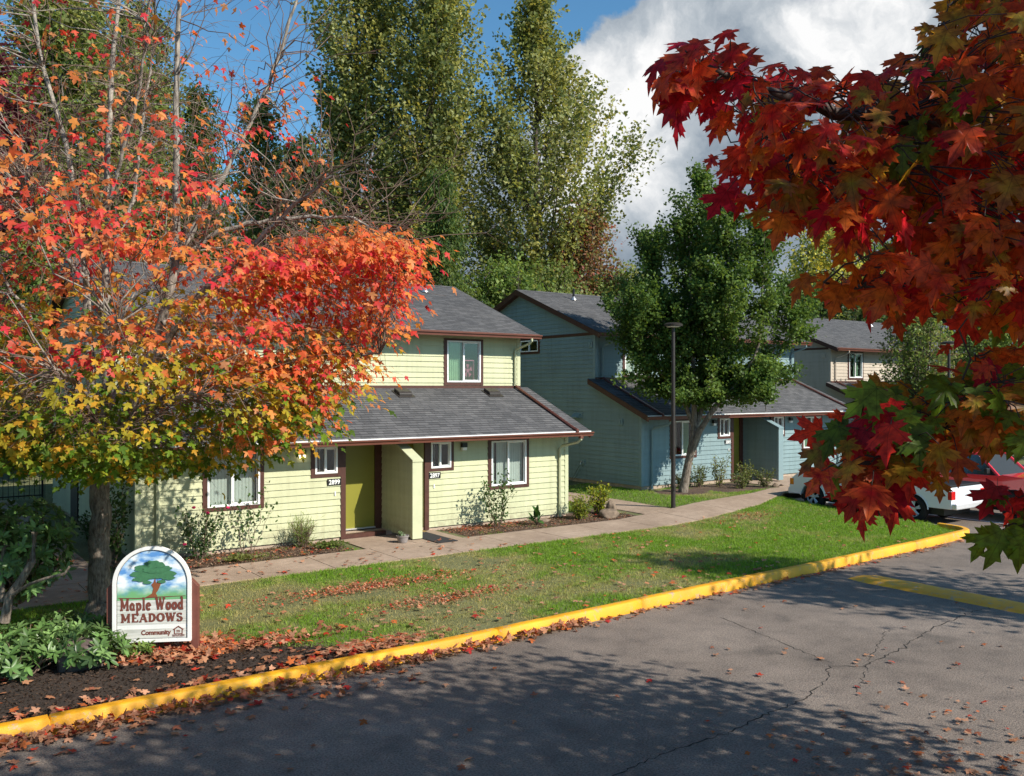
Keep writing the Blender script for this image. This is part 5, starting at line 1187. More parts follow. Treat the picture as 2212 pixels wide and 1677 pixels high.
def inpoly(x, y, poly):
    c = False; n = len(poly)
    for i in range(n):
        x1, y1 = poly[i]; x2, y2 = poly[(i+1) % n]
        if (y1 > y) != (y2 > y) and x < (x2-x1)*(y-y1)/(y2-y1)+x1: c = not c
    return c
# ------------------------------------------------------------------ the orange maple
GRN = np.array([(.10, .20, .018), (.16, .26, .02), (.26, .30, .025), (.075, .14, .015)]); YEL = np.array([(.46, .36, .03), (.38, .34, .035), (.55, .30, .03)])
ORG = np.array([(.64, .19, .055), (.66, .13, .045), (.58, .24, .09), (.70, .27, .06)]); RED = np.array([(.64, .06, .045), (.56, .035, .05), (.68, .11, .06)])
def maple():
    g = np.random.default_rng(8); base = np.array((2.81, 15.2, .13)); T = thing('maple_tree', 'orange and red autumn maple with green lower leaves, standing behind the sign', 'tree', base); tb = Tubes(); tw = Tubes(); tk = Tubes()
    D0 = 14.05
    leads = [([(215, 1335), (213, 1260), (216, 1150), (215, 1040)], 0, 0, .175, .15), ([(214, 1050), (222, 960), (230, 880), (232, 700), (229, 560), (232, 330), (250, 60), (262, -90)], 0, .5, .10, .02), ([(212, 1050), (205, 900), (190, 700), (185, 560), (160, 400), (133, 280), (90, 130), (60, -80)], .1, .9, .085, .02),
        ([(218, 1040), (262, 930), (300, 850), (350, 700), (383, 560), (380, 330), (384, 60), (400, -80)], 0, -.8, .11, .02), ([(300, 850), (360, 740), (430, 640), (560, 520), (640, 440), (720, 380)], -.5, -2.2, .075, .012), ([(383, 560), (440, 450), (510, 330), (590, 160), (660, -60)], -.7, -.2, .055, .014), ([(270, 920), (360, 860), (520, 800), (700, 770), (820, 765)], -.3, -1.6, .06, .01),
        ([(213, 980), (150, 900), (60, 830), (-80, 760), (-200, 720)], 0, -.9, .07, .012), ([(205, 880), (120, 760), (30, 640), (-60, 480)], .1, 1.3, .05, .012), ([(383, 560), (470, 500), (620, 470), (760, 470), (860, 520)], -.6, -.5, .05, .01), ([(350, 700), (480, 640), (640, 610), (820, 600)], -.6, 1.6, .05, .01),
        ([(230, 880), (240, 800), (250, 740), (255, 700)], 0, -3.6, .06, .012), ([(220, 950), (200, 880), (170, 830), (120, 800)], 0, -3.9, .06, .012), ([(262, 930), (300, 880), (380, 860), (440, 850)], 0, -3.6, .05, .012), ([(230, 880), (300, 780), (330, 700), (350, 640)], 0, 4.0, .06, .012), ([(232, 700), (180, 600), (100, 520), (60, 420)], .2, -2.2, .045, .01), ([(232, 560), (290, 430), (310, 250), (330, 100)], .2, 1.6, .04, .01), ([(185, 560), (240, 420), (300, 200), (330, -40)], .4, -1.2, .04, .01)]
    skel = []
    for pts, d0, d1, r0, r1 in leads:
        q = np.array([at(px, py, D0+d0+(d1-d0)*(i/(len(pts)-1))) for i, (px, py) in enumerate(pts)]); m = np.linspace(0, len(q)-1, 26); i0 = np.minimum(m.astype(int), len(q)-2); fr = (m-i0)[:, None]; q = q[i0]*(1-fr)+q[i0+1]*fr
        q[1:-1] += g.normal(0, .012, (24, 3)); (tk if not skel else tb).add(q, r0, r1*1.3 if skel else r1, 10, .9); skel.append(q)
    base_fl = [at(215, 1338, D0)-(0, 0, .1), at(214, 1320, D0), at(214, 1300, D0)]; tk.add(np.array(base_fl), .27, .178, 12)
    SK = np.concatenate(skel[1:])
    # foliage clusters: outline of the crown as radius by height
    zz = [2.55, 3.0, 3.5, 4.2, 5.0, 5.6, 6.2, 7.0, 8.0, 9.2, 10.5, 11.5]; rr = [1.6, 3.1, 4.1, 4.45, 4.75, 5.0, 5.05, 4.5, 3.9, 3.3, 2.5, 1.0]
    nC = 980; cl = []; ax0 = np.array((2.75, 15.15))
    while len(cl) < nC:
        z = g.uniform(2.6, 11.3); dens_ = float(np.interp(z, [2.6, 3.2, 4.5, 6.0, 6.7, 7.6, 9, 11.3], [.8, 1., .82, .60, .36, .25, .20, .15]))
        if g.uniform() > dens_: continue
        R = float(np.interp(z, zz, rr)); r = R*(g.uniform(0, 1)**.42); a = g.uniform(0, 2*math.pi)
        p = np.array((ax0[0]+r*math.cos(a), ax0[1]+r*math.sin(a), z-.35*(r/5)**2*(1 if z < 5 else 0)))
        if z < 3.3 and r < 1.2: continue
        cl.append(p)
    for poly, n, d0, d1 in (([(520, 560), (640, 520), (780, 480), (890, 500), (915, 560), (860, 640), (830, 740), (760, 720), (700, 640), (560, 640)], 120, 11.6, 14.2), ([(420, 760), (620, 720), (790, 740), (760, 880), (650, 930), (560, 960), (440, 900)], 70, 11.4, 13.4), ([(-20, 860), (120, 900), (270, 960), (250, 1030), (120, 1000), (-20, 1010)], 60, 11.4, 13.2)):
        k = 0
        while k < n:
            x, y = g.uniform(-20, 920), g.uniform(470, 1040)
            if inpoly(x, y, poly): cl.append(at(x, y, g.uniform(d0, d1))); k += 1
    P = []; Tn = []; Nn = []; Sz = []; C = []
    for p in cl:
        near = SK[np.argmin(((SK-p)**2).sum(1)+.6*np.maximum(0, SK[:, 2]-p[2])**2)]
        pts = curve(near, p, .06, 7, .05, g); L_ = np.linalg.norm(p-near)
        (tw if L_ < 1.6 else tb).add(pts, .004+.0045*L_, .002, 4)
        out = p-np.array((ax0[0], ax0[1], p[2])); outn = nrm(out[None])[0]
        n = int(g.uniform(12, 34)) if p[2] < 6.6 else int(g.uniform(2, 13))
        o = g.normal(0, 1, (n, 3))*np.array((.24, .24, .08)); q = p+o; q[:, 2] -= .25*np.linalg.norm(o[:, :2], axis=1)
        P.append(q); Tn.append(nrm(nrm(o)*.8+outn*.6+g.normal(0, .35, (n, 3))+(0, 0, -.75))); Nn.append(nrm(g.normal(0, .35, (n, 3))+outn*.45+(0, -.15, .8))); Sz.append(g.uniform(.06, .125, n))
        R = float(np.interp(p[2], zz, rr)); rel = np.linalg.norm(out)/R
        s_ = (p[2]-4.15)/1.0+g.normal(0, .55)+(rel-.7)*1.6+(.9 if (p[2] > 2.9 and outn[0]*R2[0]+outn[1]*R2[1] < -.3 and p[2] < 3.6 and g.uniform() < .4) else 0)
        pal = GRN if s_ < -.35 else (YEL if s_ < .35 else (ORG if (s_ < .9 and g.uniform() < .8 or g.uniform() < .40) else RED))
        pal2 = GRN if s_ < -.8 else (YEL if s_ < .1 else ORG)
        c = np.where(g.uniform(0, 1, (n, 1)) < .68, pal[g.integers(len(pal), size=n)], pal2[g.integers(len(pal2), size=n)]); C.append(c*g.uniform(.75, 1.2, (n, 1)))
        for _ in range(2):
            e = p+g.normal(0, .35, 3)*np.array((1, 1, .5)); tw.add(curve(pts[4], e, .05, 4, .05, g), .004, .002, 3)
    # bare upper twigs
    UP = SK[SK[:, 2] > 5.5]
    for _ in range(380):
        s0 = UP[g.integers(len(UP))]; d = nrm((np.array((s0[0]-ax0[0], s0[1]-ax0[1], 0))*.25+g.normal(0, .6, 3)+(0, 0, .9))[None])[0]; L_ = g.uniform(.5, 1.9); e = s0+d*L_
        pts = curve(s0, e, -.04, 6, .04, g); tw.add(pts, .011, .003, 4)
        for _ in range(4): k = g.integers(2, 6); tw.add(curve(pts[k], pts[k]+nrm((d+g.normal(0, .7, 3))[None])[0]*g.uniform(.2, .6), 0, 3, .04, g), .005, .002, 3)
    tk.build('trunk', M_BARK, T); tb.build('limbs', M_BARKL, T); tw.build('twigs', M_TWIG, T)
    leaves('crown', np.concatenate(P), np.concatenate(Tn), np.concatenate(Nn), np.concatenate(Sz), np.concatenate(C), MAPLE_LO, M_MAPLE, T, curl=(.2, 2.6))
maple()

# ------------------------------------------------------------------ the near red maple
POLY_A = [(1440, 150), (1480, 100), (1560, 120), (1640, 165), (1760, 150), (1850, 160), (1940, 175), (1985, 120), (2000, 40), (2060, -40), (2260, -60), (2260, 680), (2140, 670), (2080, 650), (1980, 640), (1900, 640), (1830, 620), (1755, 590), (1800, 562), (1900, 545), (1960, 520), (1880, 505), (1790, 460), (1730, 465), (1660, 430), (1620, 330), (1590, 330), (1540, 250), (1480, 220)]
POLY_B = [(1850, 1005), (1880, 950), (1930, 890), (1990, 850), (2100, 820), (2260, 805), (2260, 905), (2180, 900), (2100, 915), (2040, 945), (1960, 985), (1920, 1005), (1880, 1020)]
POLY_E = [(1860, 1000), (1900, 985), (1960, 985), (1960, 1040), (1900, 1055), (1860, 1035)]
POLY_C = [(2160, 1100), (2212, 1070), (2260, 1060), (2260, 1170), (2190, 1170)]
POLY_D = [(2080, 775), (2110, 750), (2190, 745), (2200, 780), (2110, 800)]
def nearmaple():
    g = np.random.default_rng(21); base = (6.6, .7, 0.); T = thing('red_maple_tree', 'crimson and olive maple whose branches hang into the right side close to the viewer', 'tree', base); tb = Tubes(); tw = Tubes()
    trunk = np.array([(6.6, .7, -.1), (6.55, .72, 1.5), (6.45, .75, 3.0), (6.4, .8, 4.6), (6.5, .75, 5.9), (6.5, .6, 7.3)]); tb.add(trunk, .2, .03, 12)
    def limb(pts, start, r0, r1, sides=8):
        q = np.array([start]+[at(*p) for p in pts]); m = np.linspace(0, len(q)-1, 24); i0 = np.minimum(m.astype(int), len(q)-2); fr = (m-i0)[:, None]; q = q[i0]*(1-fr)+q[i0+1]*fr
        q[1:-1] += g.normal(0, .006, (22, 3)); tb.add(q, r0, r1, sides, .7); return q
    t4 = np.array((6.42, .78, 3.9)); t3 = np.array((6.45, .75, 2.9)); t5 = np.array((6.4, .8, 4.7))
    sk = [limb([(2300, 410, 3.6), (2212, 384, 3.1), (2100, 368, 2.95), (1990, 345, 2.8), (1860, 355, 2.7), (1700, 330, 2.6)], t4, .075, .006), limb([(2300, 330, 3.5), (2180, 300, 3.0), (2000, 260, 2.8), (1800, 240, 2.6), (1640, 190, 2.45), (1540, 150, 2.35), (1480, 110, 2.3)], t4, .055, .0018),
        limb([(2300, 600, 3.6), (2200, 580, 3.2), (2080, 560, 3.0), (1960, 620, 2.9), (1860, 640, 2.8), (1780, 610, 2.7)], t3, .045, .004), limb([(2300, 880, 3.2), (2150, 905, 2.8), (2000, 940, 2.5), (1900, 985, 2.4), (1820, 1020, 2.35)], t3, .04, .004),
        limb([(2300, 60, 3.6), (2160, 90, 3.2), (2100, 140, 3.0), (2040, 60, 2.9)], t5, .05, .005), limb([(2300, 460, 3.5), (2100, 440, 3.1), (1900, 430, 2.9), (1760, 440, 2.8)], t4, .035, .004), limb([(2300, 1000, 2.9), (2260, 1060, 2.7), (2200, 1110, 2.6)], t3, .02, .004), limb([(2300, 800, 3.6), (2180, 780, 3.3), (2110, 770, 3.2)], t3, .02, .003), limb([(2300, 700, 4.2), (2200, 690, 4.0), (2050, 700, 3.8), (1900, 650, 3.6)], t3, .03, .003)]
    SK = np.concatenate([s[8:] for s in sk]); SKL = np.concatenate([s[8:] for i, s in enumerate(sk) if i != 4])
    CR = np.array([(.52, .016, .035), (.60, .016, .022), (.44, .016, .05), (.64, .05, .022)]); OR = np.array([(.66, .15, .022), (.58, .09, .02), (.70, .22, .03)]); OL = np.array([(.34, .27, .03), (.44, .30, .03), (.26, .26, .03)]); GN = np.array([(.13, .22, .025), (.18, .27, .03)])
    P = []; Tn = []; Nn = []; Sz = []; C = []; E_ = []; cl = []
    for poly, n, d0, d1 in ((POLY_A, 265, 2.3, 3.3), (POLY_A, 80, 3.4, 5.0), (POLY_B, 84, 2.2, 3.0), (POLY_E, 7, 2.2, 2.6), (POLY_C, 4, 2.4, 2.7), (POLY_D, 4, 3.0, 3.3)):
        xs_ = [p[0] for p in poly]; ys_ = [p[1] for p in poly]; k = 0
        while k < n:
            x, y = g.uniform(min(xs_), max(xs_)), g.uniform(min(ys_), max(ys_))
            if not inpoly(x, y, poly): continue
            # the deeper layer only fills the right part
            if d0 > 3.3 and (x < 1750 or y < 210): continue
            if poly is POLY_A and x > 1990 and 640 < y < 760 and g.uniform() < .35: continue
            k += 1; cl.append((x, y, g.uniform(d0, d1)))
    for x, y, d in cl:
        p = at(x, y, d); sk_ = SKL if x < 1960 else SK; near = sk_[np.argmin(((sk_-p)**2).sum(1))]; pts = curve(near, p, .08, 6, .04, g); (tw).add(pts, .0038, .0018, 5)
        n = int(g.integers(2, 6)); o = g.normal(0, 1, (n, 3))*np.array((.06, .06, .035))*(1.0 if x > 1560 else .7)
        q = p+o; out = nrm((p-np.array((6.4, .8, 3.6)))[None])[0]*np.array((1, 1, .2))
        P.append(q); Tn.append(nrm(out*.5+nrm(o)*.35+g.normal(0, .3, (n, 3))+(0, 0, -.95))); Nn.append(nrm(g.normal(0, .32, (n, 3))+out*.30+(0, -.1, .75)-np.array((F2[0], F2[1], 0))*.35)); Sz.append(g.uniform(.05, .105, n))
        for qq in q: tw.add(curve(pts[4], qq, .1, 4, .05, g), .0018, .0013, 4)
        if y > 760: pr = (.62, .2, .12, .06) if x < 1930 else ((.18, .22, .35, .25) if x < 2080 else (.06, .12, .37, .45))
        elif x < 1700: pr = (.86, .12, .02, 0)
        elif x < 1900: pr = (.55, .29, .14, .02) if y < 420 else (.30, .42, .24, .04)
        elif y > 560: pr = (.3, .35, .28, .07)
        else: pr = (.22, .36, .34, .08)
        pal = (CR, OR, OL, GN)[g.choice(4, p=pr)]; C.append(pal[g.integers(len(pal), size=n)]*g.uniform(.72, 1.15, (n, 1))); pe = (CR, OR)[int(g.uniform() < .4)]; E_.append(pe[g.integers(len(pe), size=n)] if pal is not GN else C[-1])
    tb.build('trunk', M_TWIGD, T, ); tw.build('twigs', M_TWIGD, T)
    leaves('crown', np.concatenate(P), np.concatenate(Tn), np.concatenate(Nn), np.concatenate(Sz), np.concatenate(C), MAPLE_HI, M_NEAR, T, edge=np.concatenate(E_), curl=(.2, 3.0), luv=True)
    # the rest of this crown, beside and behind the viewer
    P = []; k = 0; tb2 = Tubes()
    while k < 1300:
        a = g.uniform(0, 2*math.pi); z = g.uniform(3.0, 7.3); R = float(np.interp(z, [3.0, 4.6, 6, 7.3], [4.2, 5.2, 4.3, 1.6])); r = R*g.uniform(0, 1)**.45
        p = np.array((6.5+r*math.cos(a), .6+r*math.sin(a), z)); dF = p[0]*F2[0]+p[1]*F2[1]; lat = p[0]*R2[0]+p[1]*R2[1]
        # keep what is seen in the picture to the clusters above
        if dF > -.6 and lat < .60*max(dF, 0)+1.0 and (z-3.8) < .50*max(dF, 0)+1.0: continue
        if dF < .1 and lat < 1.6: continue
        k += 1; P.append(p); s0 = trunk[min(5, int(z/2))]; tb2.add(curve(s0, p, .05, 5, .04, g), .02, .004, 4)
    cl = np.array(P); n = 20; P = (cl[:, None]+g.normal(0, 1, (len(cl), n, 3))*np.array((.3, .3, .14))).reshape(-1, 3); m = len(P); pal = np.concatenate([CR, OR, OL])
    leaves('outer_crown', P, nrm(g.normal(0, .6, (m, 3))+(0, 0, -.5)), nrm(g.normal(0, .4, (m, 3))+(0, 0, .8)), g.uniform(.09, .14, m), pal[g.integers(len(pal), size=m)], MAPLE_LO, M_NEAR, T, luv=True)
    tb2.build('branches', M_TWIGD, T)
nearmaple()
tree('street_tree', 'leafy green tree in the car park just outside the picture on the right', 19.2, .9, 0, 10.3, PR((0, 1.3), (.4, 2.2), (.75, 1.6), (1, .5)), nb=90, lpb=100, ls=.2, cols=MIDG, zc=.38, seed=41, leaders=4, tr=.16)

# ------------------------------------------------------------------ shrubs
def whorls(name, label, cat, centre, rx, ry, rz, n, ll, cols, seed, mat=M_RHODO, tmpl=ELL, per=8, stems=True, up=.35, stemcol=None, group=None, squash=True, upd=None):
    g = np.random.default_rng(seed); c0 = np.array(centre, float); T = thing(name, label, cat, c0, group); P = []; Tn = []; Nn = []; C = []; tb = Tubes(); cols_ = pick(cols, n, g)
    for i in range(n):
        while True:
            d = g.uniform(-1, 1, 3); r = np.linalg.norm(d)
            if r < 1 and (r > .45 or g.uniform() < .35): break
        p = c0+np.array((d[0]*rx, d[1]*ry, rz*(1+d[2])*.5*1.0+.04)) if squash else c0+np.array((d[0]*rx, d[1]*ry, rz*(1+d[2])/2))
        if stems and i % 3 == 0: tb.add(curve(c0+np.array((d[0]*rx*.2, d[1]*ry*.2, 0)), p, .0, 5, .06, g), .014, .004, 5)
        axd = nrm((np.array((d[0], d[1], max(.1, d[2]+.5)))+g.normal(0, .25, 3))[None])[0]; a_ = nrm(np.cross(axd, (.3, .2, .9))[None])[0]; b_ = np.cross(axd, a_)
        for k in range(per):
            t = 2*math.pi*k/per+g.uniform(-.3, .3); dd = a_*math.cos(t)+b_*math.sin(t); P.append(p+g.normal(0, .008, 3)); Tn.append(dd+axd*g.uniform(-.1, up*2)); Nn.append(axd+g.normal(0, .15, 3)); C.append(cols_[i]*g.uniform(.8, 1.25))
    m = len(P)
    leaves('foliage', P, Tn, Nn, g.uniform(.75, 1.15, m)*ll, np.array(C), tmpl, mat, T)
    if tb.V: tb.build('stems', M_TWIG if stemcol is None else stemcol, T)
    return T
RH = [(.09, .175, .045), (.125, .23, .065), (.17, .28, .09), (.065, .12, .04)]
c = gat(40, .14, 13.2); RHT = whorls('rhododendron', 'tall glossy dark green rhododendron at the left edge behind the ground cover', 'shrub', c+(-.15, 0, .45), .95, .9, 1.55, 330, .16, RH, 51)
tb = MB()
T = RHT
for pts, r in (([at(10, 1345, 12.4), at(20, 1290, 12.4), at(45, 1255, 12.4), at(70, 1215, 12.4), at(75, 1150, 12.5)], .07), ([at(20, 1290, 12.4), at(65, 1262, 12.2), at(100, 1250, 12.0), at(140, 1240, 12.0), at(150, 1225, 12.0)], .025), ([at(5, 1300, 12.5), at(0, 1240, 12.5), at(10, 1180, 12.6)], .05)):
    v = MB(); v.tube(pts, [r*(1-.5*i/len(pts)) for i in range(len(pts))], 8); v.build('branch', M_BARK, T, smooth=True)
for px, py, d, n, rx, label, sd in ((60, 1400, 11.9, 110, .65, 'glossy green ground cover at the left edge before the rhododendron stems', 52), (190, 1385, 12.1, 110, .6, 'glossy green ground cover directly left of the brown sign post', 53), (40, 1480, 11.2, 80, .6, 'lowest spreading green ground cover in the left corner near the kerb', 54), (200, 1455, 11.6, 60, .42, 'low green leaves right of the dark boulder', 55), (130, 1360, 12.4, 90, .55, 'green leaves behind the dark boulder', 57)):
    c = gat(px, .14, d); whorls('ground_cover_shrub', label, 'shrub', c, rx, .42, .42, n, .14, RH+[(.09, .15, .05)], sd, group='ground cover left of the sign', per=7)
c = gat(298, .15, 12.0); whorls('small_shrub', 'small bright green shrub on the leaf litter in front of the sign', 'shrub', c, .26, .2, .14, 24, .10, [(.10, .16, .03), (.14, .2, .04)], 56, per=7)
def bush(name, label, cat, c, rx, ry, h, n, ls, cols, seed, group=None, mat=M_LEAF, stems=10, tmpl=OVAL, up=.6, lo=.1, asp=None):
    g = np.random.default_rng(seed); c = np.array(c, float); T = thing(name, label, cat, c, group); tb = Tubes(); P = []; Tn = []
    tips = []
    for i in range(stems):
        a = g.uniform(0, 2*math.pi); r = math.sqrt(g.uniform(0, 1)); e = c+np.array((rx*r*math.cos(a), ry*r*math.sin(a), h*g.uniform(.65, 1.05))); s = c+np.array((rx*.15*math.cos(a), ry*.15*math.sin(a), 0)); pts = curve(s, e, .04, 8, .03, g); tb.add(pts, .008, .003, 5); tips.append(pts)
    for i in range(n):
        q = tips[g.integers(len(tips))]; t = g.uniform(lo, 1.02)*7; j = min(int(t), 6); p = q[j]+(q[j+1]-q[j])*(t-j)+g.normal(0, 1, 3)*np.array((rx, ry, h*.5))*.13; P.append(p); Tn.append(nrm((p-c)[None])[0]*.5+g.normal(0, .6, 3)+(0, 0, up-.6))
    tb.build('stems', M_TWIG, T); m = len(P)
    leaves('foliage', P, Tn, nrm(g.normal(0, .4, (m, 3))+(0, -.3, .8)), g.uniform(.7, 1.25, m)*ls, pick(cols, m, g), tmpl, mat, T, aspect=None if asp is None else np.full(m, asp)); return T
ROSE = [(.05, .10, .03), (.08, .14, .04), (.035, .07, .022)]
r1 = bush('rose_bush', 'tall leggy rose bush under the right ground floor window of the green house', 'rose bush', (13.1, 19.05, .14), .50, .28, 1.35, 520, .075, ROSE, 61, stems=14, lo=.12)
r2 = bush('rose_bush', 'dense rose bush with pink flowers under the left window of the green house', 'rose bush', (5.5, 19.2, .14), .55, .3, 1.15, 620, .07, ROSE, 62, stems=16)
r3 = bush('rose_bush', 'thin leggy rose right of the pink flowered rose', 'rose bush', (6.55, 19.2, .14), .6, .25, 1.5, 170, .075, ROSE, 63, stems=8, lo=.25)
M_PINKF = plain('pink_petals', (.75, .03, .14), .5)
g0 = np.random.default_rng(9)
for q in ((5.35, 19.05, 1.25), (5.62, 18.98, 1.12), (6.05, 19.0, 1.2), (5.15, 19.0, .5)):
    v = MB(); v.lathe([(0, 0), (.03, .01), (.045, .035), (.03, .05), (.035, .055), (.01, .045)], (q[0], q[1], q[2]), 9); v.build('rose_flower', M_PINKF, r2)
bush('climbing_shrub', 'tall dark shrub at the left corner of the green house behind the trunk', 'shrub', (3.95, 20.0, .14), .4, .5, 1.9, 620, .085, [(.05, .09, .025), (.07, .12, .03)], 64, stems=12)
bush('round_shrub', 'low round dark shrub left of the maple trunk beside the side path', 'shrub', (4.1, 22.6, .14), .55, .55, .7, 700, .06, [(.05, .10, .02), (.035, .07, .015)], 65, stems=24)
bush('yellow_green_shrub', 'rounded yellow green shrub at the right corner of the green house', 'shrub', (15.85, 18.95, .14), .42, .36, .62, 1100, .055, [(.18, .22, .02), (.25, .27, .03), (.10, .15, .02)], 66, stems=26)
bush('yellow_green_shrub', 'upright bright yellow green shrub behind the rounded one', 'shrub', (17.0, 19.5, .14), .36, .34, .85, 900, .065, [(.25, .28, .02), (.32, .32, .03), (.16, .2, .02)], 67, stems=20)
bush('leafy_plant', 'small broad leaved dark green plant in the bed under the right window', 'plant', (14.3, 18.85, .14), .16, .14, .32, 26, .26, [(.04, .10, .02)], 68, stems=6, mat=M_RHODO, tmpl=ELL)
bush('wispy_weed', 'wispy pale grass clump in the bed left of door 2899', 'weed', (7.9, 19.35, .14), .34, .26, .62, 620, .2, [(.22, .28, .08), (.16, .23, .05)], 69, stems=60, tmpl=QUAD, lo=.02, asp=.07, up=1.1)
bush('low_weed', 'low green weeds at the foot of the wispy clump', 'weed', (8.3, 18.85, .13), .45, .25, .16, 420, .06, [(.13, .17, .04), (.10, .15, .03)], 70, stems=16)
bush('low_weed', 'low yellow green weeds by the path in front of the roses', 'weed', (6.2, 18.6, .13), .6, .2, .12, 360, .06, [(.16, .18, .05)], 71, stems=16)
for i, (x, y, h, lab, cc) in enumerate(((22.75, 20.9, .75, 'pale olive shrub nearest the tree trunk by the blue house', 0), (23.35, 20.5, 1.05, 'tallest spiky shrub with upright shoots by the blue house', 1), (23.55, 19.75, .55, 'low green shrub between the taller ones by the blue house', 0), (24.3, 20.15, .85, 'yellow tipped rounded shrub beside the blue house door', 1), (24.6, 19.55, .6, 'small round shrub at the right end of the blue house bed', 0), (22.15, 21.0, .5, 'low dark shrub directly behind the pear trunk', 2))):
    bush('foundation_shrub', lab, 'shrub', (x, y, zgf(x, y)), .42, .36, h, 520, .06, ([(.10, .13, .04), (.14, .17, .05)], [(.2, .22, .05), (.12, .15, .04)], [(.05, .07, .02)])[cc], 80+i, group='shrubs along the blue house', stems=18)
succ = bush('succulent', '', 'plant', (10.02, 18.5, .30), .1, .1, .08, 90, .05, [(.25, .32, .2), (.18, .26, .12)], 90, stems=6)
for ch in list(succ.children):
    ch.parent = pot; ch.location = succ.location-pot.location
bpy.data.objects.remove(succ)

# ------------------------------------------------------------------ grass
def rnd_in(g, n, x0, x1, y0f, y1f):
    x = g.uniform(x0, x1, n); u = g.uniform(0, 1, n); a = y0f(x); b = y1f(x); return x, a+(b-a)*u
def vnoise(x, y, s, seed):
    import mathutils
    return np.array([mathutils.noise.noise(Vector((a*s+seed, b*s, seed))) for a, b in zip(x, y)])
def grass():
    g = np.random.default_rng(30); n = 330000
    x = 1.0+22.3*g.uniform(0, 1, n)**1.0; y0 = kerby(x)+.15; y1 = np.interp(x, [1, 18.2, 20, 21.6, 23.4], [16.66, 16.7, 16.93, 17.33, 18.0]); y = y0+(y1-y0)*g.uniform(0, 1, n)
    def pt(X, Y): return [i for i in range(len(X))]
    m1 = []
    mp_ = np.array(MULCH)
    # keep off the mulch and the trunk ring
    lim = np.interp(x, [-6, .5, 2.4, 3.4, 4.2, 5.2, 6.3], [14, 13.8, 13.6, 13.1, 12.6, 11.8, 11.0]); keep = (y > lim+g.normal(0, .12, n)) & (((x-2.7)/.8)**2+((y-15.1)/.65)**2 > 1+g.normal(0, .2, n))
    keep &= ~((x > 22.5) & (y < 12.0+(x-22.4)*1.2))
    x, y = x[keep], y[keep]
    # second lawn by the blue house, gap lawn, strip left of the trunk
    n2 = 75000; x2 = g.uniform(16.2, 24.8, n2); y2 = g.uniform(18.4, 24, n2)
    k2 = ((x2 > 18.8) & (y2 > np.interp(x2, [18.8, 20, 21.5, 23, 24.8], [18.35, 18.4, 18.6, 18.85, 19.35])) & ((x2 < 20.5) | (y2 < 21.35)) & ~((x2 > 22.2) & (y2 > 19.25)) & (((x2-21.3)/1.0)**2+((y2-20.3)/.8)**2 > 1)) | ((x2 < 17.7) & (x2 > 16.2) & (y2 > 20.3))
    x2, y2 = x2[k2], y2[k2]; n3 = 16000; x3 = g.uniform(-6, 2.0, n3); y3 = g.uniform(13.9, 16.6, n3)
    nz_ = 14000; x4 = g.uniform(3.6, 17.5, nz_); y4 = g.uniform(18.3, 19.6, nz_); k4 = ((x4 < 8.8) | (x4 > 11.9)) & (vnoise(x4, y4, 1.7, 5.) > .18); x4, y4 = x4[k4], y4[k4]
    x = np.concatenate([x, x2, x3, x4]); y = np.concatenate([y, y2, y3, y4]); n = len(x)
    a = vnoise(x, y, .45, 1.)+.5*vnoise(x, y, 1.7, 7.); fine = vnoise(x, y, 5., 3.)
    # dryness: the left and the kerb side are browner, the right and path edge greener
    dry = .20+.42*np.clip((9.5-x)/8, -.6, 1)*np.clip((15.6-y)/3, 0, 1)+1.05*a+.45*fine-.34*np.clip((x-13)/6, 0, 1)
    for (ex, ey, rx, ry) in ((7.3, 14.6, 1.6, .55), (8.0, 13.1, 1.2, .5), (13.5, 13.2, 1.6, .6), (19.6, 16.4, 2.4, .8), (6.0, 12.6, 1.0, .4), (15.8, 14.2, 1.2, .4), (11.2, 12.1, 1.4, .35), (20.2, 12.4, 1.3, .35), (10.5, 15.4, 1.2, .3)): dry += .55*np.exp(-(((x-ex)/rx)**2+((y-ey)/ry)**2))
    k = (g.uniform(0, 1, n) > np.clip(dry-.35, 0, .75)); x, y, dry, fine = x[k], y[k], dry[k], fine[k]; n = len(x)
    G1 = np.array((.12, .27, .02)); G2 = np.array((.25, .38, .045)); B1 = np.array((.50, .40, .20)); t = np.clip(dry*1.5, 0, 1)[:, None]; u = g.uniform(0, 1, (n, 1))
    C = (G1*(1-u)+G2*u)*(1-t)+(B1*.75+G2*.25)*t; C *= g.uniform(.65, 1.35, (n, 1))
    z = zg(x, y)-.005; P = np.stack([x, y, z], 1); Tn = nrm(np.stack([g.normal(0, .55, n), g.normal(0, .55, n), np.ones(n)], 1)); az = g.uniform(0, 2*np.pi, n); Nn = np.stack([np.cos(az), np.sin(az), np.full(n, .1)], 1)
    h = g.uniform(.02, .075, n)*(1+.5*np.clip(fine, -.5, .8))*(1-.35*np.clip(dry, 0, 1))
    o = leaves('grass', P, Tn, Nn, h, C, BLADE, M_GRASS, aspect=.17+np.zeros(n)); tag(o, 'short patchy green and straw coloured lawn grass between kerb and path', 'grass', kind='stuff')
grass()

